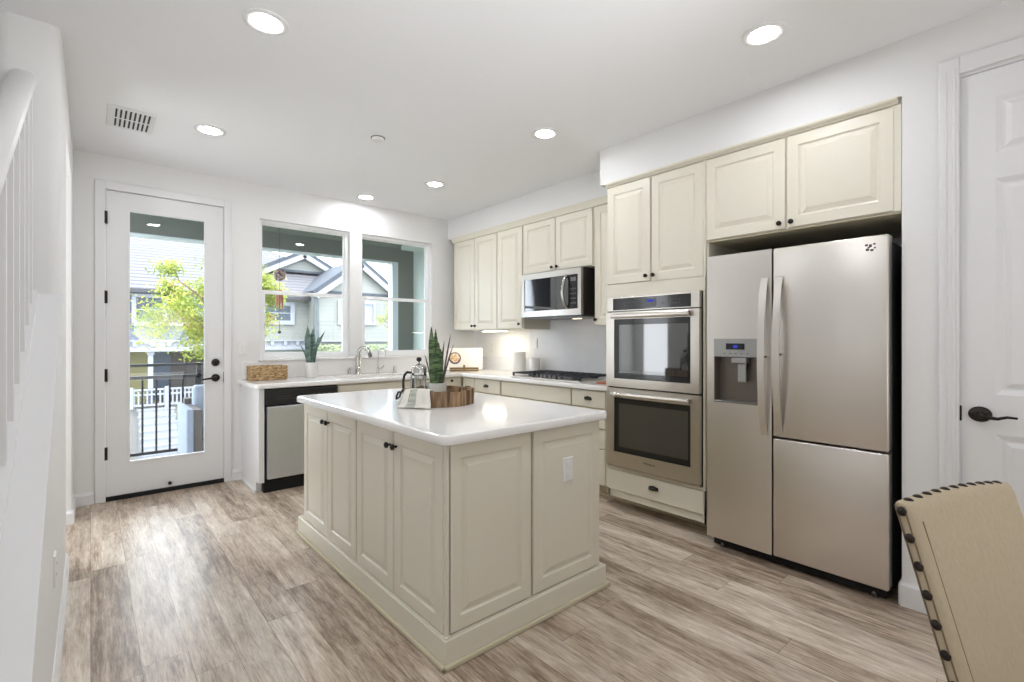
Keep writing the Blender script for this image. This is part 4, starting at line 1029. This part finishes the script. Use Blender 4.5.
for j in range(len(F)-1):
    b.faces.new((F[j][0], F[j+1][0], Bk[j+1][0], Bk[j][0])); b.faces.new((F[j][m_], F[j+1][m_], Bk[j+1][m_], Bk[j][m_]))
for i in range(m_): b.faces.new((F[-1][i], F[-1][i+1], Bk[-1][i+1], Bk[-1][i])); b.faces.new((F[0][i], F[0][i+1], Bk[0][i+1], Bk[0][i]))
b.transform(CM); bkr = obj('backrest', b, M['linen'], CR, 50)
b = BM()
for off in (.034, .012):
    tube(b, [CM@cb_(-HW-.0005, z, off*.75) for z in [.45+(.955-.45)*i/20 for i in range(21)]], .0016, 6)
tube(b, [CM@cb_(-HW+.022, z, TH+.0005) for z in [.45+(.93-.45)*i/20 for i in range(21)]], .0013, 6)
M['seam'] = pmat('seam_thread', (128, 110, 88), .9); obj('seam_piping', b, M['seam'], bkr, 60)
def nailhead(P, N):
    b = BM(); lathe(b, [(.0095, 0), (.0088, .003), (.006, .0055), (.001, .0068)], P, N, 14); b.transform(CM); return obj('nail_head', b, M['oilbronze'], CR, 60)
for i in range(10):
    z = .945-i*.049
    for s_ in (-1, 1): nailhead(cb_(s_*HW, z, .018), (s_, 0, 0))
for i in range(11):
    u = -HW+.03+i*(2*HW-.06)/10; nailhead(cb_(u, .9675-.010*(u/HW)**2, .018), (0, 0, 1))
b = BM(); box(b, (-.235, -.26, .37), (.235, .235, .485), .03, 4); b.transform(CM); obj('seat', b, M['linen'], CR, 50)
for sx in (-1, 1):
    for sy in (-1, 1):
        b = BM(); x, y = sx*.20, (-.225 if sy < 0 else .20); yb = y+(.05 if sy > 0 else 0)
        vs_ = [b.verts.new((x+a*.018, yb+c*.018, 0)) for a, c in ((-1, -1), (1, -1), (1, 1), (-1, 1))]; vt = [b.verts.new((x+a*.024, y+c*.024, .375)) for a, c in ((-1, -1), (1, -1), (1, 1), (-1, 1))]
        b.faces.new(vs_[::-1]); b.faces.new(vt)
        for k_ in range(4): b.faces.new((vs_[k_], vs_[(k_+1) % 4], vt[(k_+1) % 4], vt[k_]))
        b.transform(CM); obj('leg', b, M['darkwood'], CR)

# ------------------------------------------------------------------ balcony
BE = 6.55
b = BM(); box(b, (-1.5, YB+.14, -.20), (3.90, BE+.12, -.06)); struct('floor_balcony', b, M['deck'])
b = BM(); box(b, (-1.5, YB+.14, 2.62), (3.90, BE+.12, 2.85)); struct('ceiling_balcony', b, M['balc'])
b = BM(); box(b, (-1.5, BE, 2.42), (3.70, BE+.12, 2.62)); box(b, (3.442, BE, -.06), (3.70, BE+.12, 2.42)); struct('wall_balcony_front', b, M['balc'])
b = BM(); box(b, (-1.5, BE-.004, 2.398), (3.442, BE+.13, 2.42)); box(b, (3.35, BE-.004, -.06), (3.442, BE+.13, 2.398)); struct('trim_10', b, M['balctrim'])
b = BM(); box(b, (3.70, YB+.14, -.06), (3.85, BE+.12, 2.62)); struct('wall_balcony_side', b, M['balcs'])
b = BM(); box(b, (3.36, 5.9, 2.56), (3.70, 6.3, 2.62)); struct('trim_11', b, M['balcs'])
rl = thing('balcony_railing', 'black metal balcony railing seen through the patio door', 'railing', (1.2, BE, -.06))
for nm_, z0, z1 in (('top_rail', .985, 1.015), ('upper_rail', .85, .885), ('bottom_rail', .03, .06)):
    b = BM(); box(b, (-1.45, BE+.02, z0), (3.35, BE+.06, z1)); obj(nm_, b, M['rail'], rl)
x = -1.40
while x < 3.33:
    b = BM(); box(b, (x-.009, BE+.031, .06), (x+.009, BE+.049, .85)); obj('baluster', b, M['rail'], rl); x += .1215
for x in (-1.43, .94, 3.33):
    b = BM(); box(b, (x-.02, BE+.02, -.06), (x+.02, BE+.06, 1.0)); obj('post', b, M['rail'], rl)
so = thing('patio_armchair', 'grey wicker patio armchair with pale blue cushions on the balcony', 'armchair', (1.05, 5.85, -.06))
b = BM(); box(b, (0.745, 5.56, 0), (0.825, 6.2, .60), .01, 2); box(b, (1.485, 5.56, 0), (1.565, 6.2, .60), .01, 2); box(b, (0.745, 6.12, 0), (1.565, 6.24, .66), .01, 2); box(b, (0.805, 5.56, .02), (1.505, 6.16, .30), .01, 2); obj('wicker_frame', b, M['wicker'], so)
b = BM(); box(b, (0.690, 5.54, .03), (0.750, 6.18, .61), .012, 3); obj('arm_cover', b, M['cushion'], so, 40)
b = BM(); box(b, (0.835, 5.55, .30), (1.475, 6.02, .44), .03, 4); obj('seat_cushion', b, M['cushion'], so, 40)
b = BM(); box(b, (0.805, 5.98, .30), (1.505, 6.13, .80), .04, 4); obj('back_cushion', b, M['cushion'], so, 40)
for x in (.775, 1.535):
    for y in (5.6, 6.18):
        b = BM(); box(b, (x-.02, y-.02, -.06), (x+.02, y+.02, 0)); obj('foot', b, M['black'], so)
wc = thing('wind_chime', 'mosaic ball wind chime with brown tubes hanging outside left window', 'wind chime', (1.538, 5.6, 1.98))
o_ = Vector((1.538, 5.6, 0))
b = BM(); tube(b, [o_+Vector((0, 0, 2.62)), o_+Vector((0, 0, 1.37))], .002, 6); obj('cord', b, M['black'], wc)
b = BM(); lathe(b, [(.064*math.sin(PI*i/12), -.064*math.cos(PI*i/12)) for i in range(13)], o_+Vector((0, 0, 1.977)), seg=20)
M['mosaic'] = leafmat('mosaic_ball', (60, 50, 52), (190, 160, 150), 40, (1, 1, 1)); obj('mosaic_ball', b, M['mosaic'], wc, 60)
for i in range(5):
    a = 2*PI*i/5; p = o_+Vector((.03*math.cos(a), .03*math.sin(a), 0)); b = BM(); tube(b, [p+Vector((0, 0, 1.80)), p+Vector((0, 0, 1.60+.02*i))], .009, 8); obj('tube', b, M['copper'], wc, 60)
b = BM(); lathe(b, [(.03, 1.80), (.03, 1.81), (.001, 1.815)], o_, seg=16); obj('top_disc', b, M['copper'], wc)
b = BM(); lathe(b, [(.018*math.sin(PI*i/8), -.018*math.cos(PI*i/8)) for i in range(9)], o_+Vector((0, 0, 1.362)), seg=12); obj('weight', b, M['black'], wc, 60)

# ------------------------------------------------------------------ far houses, trees, ground
b = BM(); box(b, (-40, YB+.4, -3.2), (60, 70, -3.0)); g = struct('ground', b, M['grass'], 'green ground between the buildings')
HY = 20.0
def win(parent, x0, x1, z0, z1, y, cols=2, fw=.12, pane='winglass', rows=2):
    b = BM(); frame(b, (x0, y-.08, z0), (1, 0, 0), (0, 0, 1), (0, 1, 0), x1-x0, z1-z0, fw, .1)
    for i in range(1, cols): xx = x0+(x1-x0)*i/cols; box(b, (xx-.06, y-.08, z0), (xx+.06, y+.02, z1))
    if rows > 1:
        for r_ in range(1, rows): zz = z0+(z1-z0)*r_/rows; box(b, (x0, y-.05, zz-.02), (x1, y, zz+.02))
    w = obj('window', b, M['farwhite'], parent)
    b = BM(); box(b, (x0+fw, y-.02, z0+fw), (x1-fw, y-.01, z1-fw)); obj('pane', b, M[pane], w); return w
hA = thing('row_house', 'blue-grey two-storey house with tiled roof seen through patio door', 'house', (0, 22, -3))
b = BM(); box(b, (-7, HY, 1.19), (4.2, 26, 2.9)); obj('upper_wall', b, M['sidingblue'], hA)
b = BM(); box(b, (-7, HY+1.6, -1.0), (1.85, 26, 1.0)); obj('porch_wall', b, M['yellowwall'], hA)
b = BM(); box(b, (1.85, HY+1.55, -1.0), (4.2, 26, 1.0)); obj('porch_wall', b, M['brownwall'], hA, label='taupe porch wall')
b = BM(); box(b, (-7, HY-.1, .86), (6.75, HY+.1, 1.02)); box(b, (-7, HY-.1, 1.19), (6.75, HY+.1, 1.24)); box(b, (-7, HY, .9), (6.75, HY+.06, 1.2))
x = -6.8
while x < 6.6: box(b, (x, HY-.1, 1.0), (x+.12, HY, 1.2)); x += .46
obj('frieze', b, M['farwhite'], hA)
b = BM(); box(b, (-7, HY-.15, 2.80), (4.8, HY+.2, 2.95)); obj('gutter', b, M['farwhite'], hA)
def roofslab(pts, m, parent, th=.12, name='roof'):
    b = BM(); a = [b.verts.new(p) for p in pts]; c = [b.verts.new(Vector(p)-Vector((0, 0, th))) for p in pts]; b.faces.new(a); b.faces.new(c[::-1]); k_ = len(a)
    for i in range(k_): b.faces.new((a[i], c[i], c[(i+1) % k_], a[(i+1) % k_]))
    return obj(name, b, m, parent)
roofslab([(-8, 19.6, 2.9), (7.4, 19.6, 2.9), (8.4, 22.2, 4.15), (6.2, 25.2, 5.6), (-8, 25.2, 5.6)], M['roof'], hA)
win(hA, 1.0, 2.75, 1.72, 2.76, HY, 2)
win(hA, -2.5, -.7, 1.72, 2.76, HY, 2)
b = BM()
for x in (1.50, 4.15, -1.6):
    box(b, (x-.07, HY+.02, -.96), (x+.07, HY+.16, .86)); box(b, (x-.10, HY-.01, .76), (x+.10, HY+.19, .86))
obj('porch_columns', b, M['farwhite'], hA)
b = BM(); box(b, (1.62, HY+1.53, -.9), (2.2, HY+1.6, .9)); obj('porch_door', b, M['winglass'], hA)
b = BM(); box(b, (-7, HY+.0, -3), (4.2, 26, -.98)); obj('porch_base', b, M['concrete'], hA)
hC = thing('row_house', 'pale green house behind wind chime with a small white gable', 'house', (5.5, 22, -3))
b = BM(); box(b, (4.2, HY+.02, -3), (6.7, 26, 2.95)); obj('upper_wall', b, M['sidinggreen'], hC)
win(hC, 4.85, 6.03, 1.83, 2.72, HY, 1, .16)
b = BM(); box(b, (4.2, HY-.15, 2.80), (7.0, HY+.2, 2.95)); obj('gutter', b, M['farwhite'], hC)
def gable(parent, x0, x1, xa, z0, za, y, depth, wallm):
    b = BM(); prism(b, [(x0, z0), (x1, z0), (xa, za-.15)], (0, y, 0), (1, 0, 0), (0, 0, 1), (0, 1, 0), depth); obj('gable_wall', b, wallm, parent)
    for (xa0, za0, xb0, zb0) in ((x0-.35, z0-.18, xa, za), (x1+.35, z0-.18, xa, za)):
        d_ = Vector((xb0-xa0, 0, zb0-za0)); n_ = Vector((-d_.z, 0, d_.x)).normalized(); n_ = n_ if n_.z > 0 else -n_
        a = Vector((xa0, y-.25, za0)); c = Vector((xb0, y-.25, zb0))
        b = BM(); vs_ = [a, c, c+n_*.16, a+n_*.16]; prism(b, [(v_.x, v_.z) for v_ in vs_], (0, y-.25, 0), (1, 0, 0), (0, 0, 1), (0, 1, 0), depth+.25); obj('roof_slope', b, M['roofedge'], parent)
        b = BM(); vs_ = [a-n_*.2, c-n_*.2, c, a]; prism(b, [(v_.x, v_.z) for v_ in vs_], (0, y-.27, 0), (1, 0, 0), (0, 0, 1), (0, 1, 0), .08); obj('fascia', b, M['farwhite'], parent)
    b = BM(); box(b, (x0, y-.05, z0-.1), (x1, y+.02, z0)); obj('gable_trim', b, M['roofedge'], parent)
gable(hC, 5.55, 8.35, 7.0, 4.25, 4.98, 22, 3.0, M['sidinggreen'])
hB = thing('row_house', 'pale green house on the right with a large front gable', 'house', (8.2, 21, -3))
b = BM(); box(b, (6.55, 19.0, -3), (10.1, 26, 3.15)); obj('front_wall', b, M['sidinggreen'], hB)
b = BM(); box(b, (6.45, 18.95, -3), (6.62, 19.05, 3.1)); M['downspout'] = pmat('grey_downspout', (72, 78, 78), .7); obj('downspout', b, M['downspout'], hB)
gable(hB, 6.75, 9.75, 8.25, 3.15, 4.35, 19, 6, M['sidinggreen'])
win(hB, 7.36, 8.93, 1.84, 2.80, 19.0, 2, .1, 'blind', 1)
b = BM(); box(b, (6.7, 18.85, 1.17), (10.1, 19.0, 1.24)); obj('band', b, M['farwhite'], hB)
fe = thing('picket_fence', 'white picket porch fence beyond the balcony railing', 'fence', (1, HY-.1, -.96))
b = BM(); box(b, (-5, HY-.14, -.42), (4.2, HY-.06, -.36)); box(b, (-5, HY-.13, -.93), (4.2, HY-.07, -.86)); box(b, (-5, HY-.13, -.58), (4.2, HY-.07, -.52)); obj('rails', b, M['farwhite'], fe)
x = -.0; n_ = 0
while x < 3.6:
    b = BM(); box(b, (x, HY-.125, -.9), (x+.045, HY-.08, -.38)); obj('picket', b, M['farwhite'], fe); x += .115
for x in (.98, 1.93, 3.1):
    b = BM(); box(b, (x-.06, HY-.16, -1.0), (x+.06, HY-.04, -.30)); obj('post', b, M['farwhite'], fe)
stp = thing('porch_steps', 'flight of white steps leading up to the picket gate', 'steps', (1.6, 18.5, -3))
for i in range(9):
    b = BM(); y1_ = HY-.15-i*.30; z = -1.0-.185*i-.185; box(b, (1.15, y1_-.30, -3), (2.1, y1_, z+.185)); box(b, (1.12, y1_-.32, z+.145), (2.13, y1_, z+.187)); obj('step', b, M['farwhite'], stp)
def tree(name, label, c, R, zc, rz, n, seed, trunk_r=.035):
    rnd = random.Random(seed); t = thing(name, label, 'tree', (c[0], c[1], -3))
    b = BM(); tube(b, [(c[0]+.1, c[1], -3), (c[0], c[1], -1.2), (c[0]+.05, c[1], zc-rz*.3), (c[0], c[1], zc+rz*.3)], [trunk_r*1.3, trunk_r, trunk_r*.8, trunk_r*.3], 8)
    for i in range(9):
        a = rnd.uniform(0, 2*PI); z0 = zc-rz*rnd.uniform(.1, .8); tube(b, [(c[0], c[1], z0), (c[0]+R*.4*math.cos(a), c[1]+R*.4*math.sin(a), z0+rz*.3), (c[0]+R*.8*math.cos(a), c[1]+R*.8*math.sin(a), z0+rz*.5)], [trunk_r*.4, trunk_r*.25, .008], 5)
    obj('trunk', b, M['bark'], t, 60)
    clusters = []
    for i in range(34):
        while True:
            p = Vector((rnd.uniform(-1, 1), rnd.uniform(-1, 1), rnd.uniform(-1, 1)))
            if .25 < p.length < 1: break
        clusters.append((Vector((c[0]+p.x*R, c[1]+p.y*R, zc+p.z*rz)), rnd.uniform(.16, .34)*R))
    b = BM()
    for i in range(n):
        cc_, cr = clusters[rnd.randrange(len(clusters))]
        p = cc_+Vector((rnd.gauss(0, .5), rnd.gauss(0, .5), rnd.gauss(0, .4)))*cr; s_ = rnd.uniform(.02, .045)
        u_ = Vector((rnd.uniform(-1, 1), rnd.uniform(-1, 1), rnd.uniform(-1, 1))).normalized(); w_ = u_.orthogonal().normalized(); k_ = u_.cross(w_)*.25*s_
        b.faces.new([b.verts.new(q_) for q_ in (p-u_*s_, p-w_*s_*.5+k_, p+u_*s_, p+w_*s_*.5+k_)])
    obj('foliage', b, M['foliage'], t)
tree('garden_tree', 'bright yellow-green tree between balcony and the houses', (1.80, 11.0), 1.15, 2.0, .95, 14000, 3)
tree('garden_tree', 'small yellow-green tree in front of the right gable house', (7.55, 14.5), .62, 1.75, 1.0, 2600, 5, .05)
hd = BM(); rnd = random.Random(9)
for i in range(6000):
    p = Vector((rnd.uniform(5.9, 8.6), 17.5+rnd.gauss(0, .3), .45+rnd.uniform(-.6, .62))); s_ = rnd.uniform(.02, .05)
    u_ = Vector((rnd.uniform(-1, 1), rnd.uniform(-1, 1), rnd.uniform(-1, 1))).normalized(); w_ = u_.orthogonal()
    hd.faces.new([hd.verts.new(q_) for q_ in (p-u_*s_, p-w_*s_*.5, p+u_*s_, p+w_*s_*.5)])
box(hd, (6.0, 17.3, -3), (8.5, 17.8, .8))
M['hedge'] = leafmat('hedge_leaf', (74, 88, 46), (128, 136, 92), 6, (1, 1, 1))
hg = obj('hedge', hd, M['hedge']); tag(hg, 'pale green hedge in front of the gable house', 'hedge')
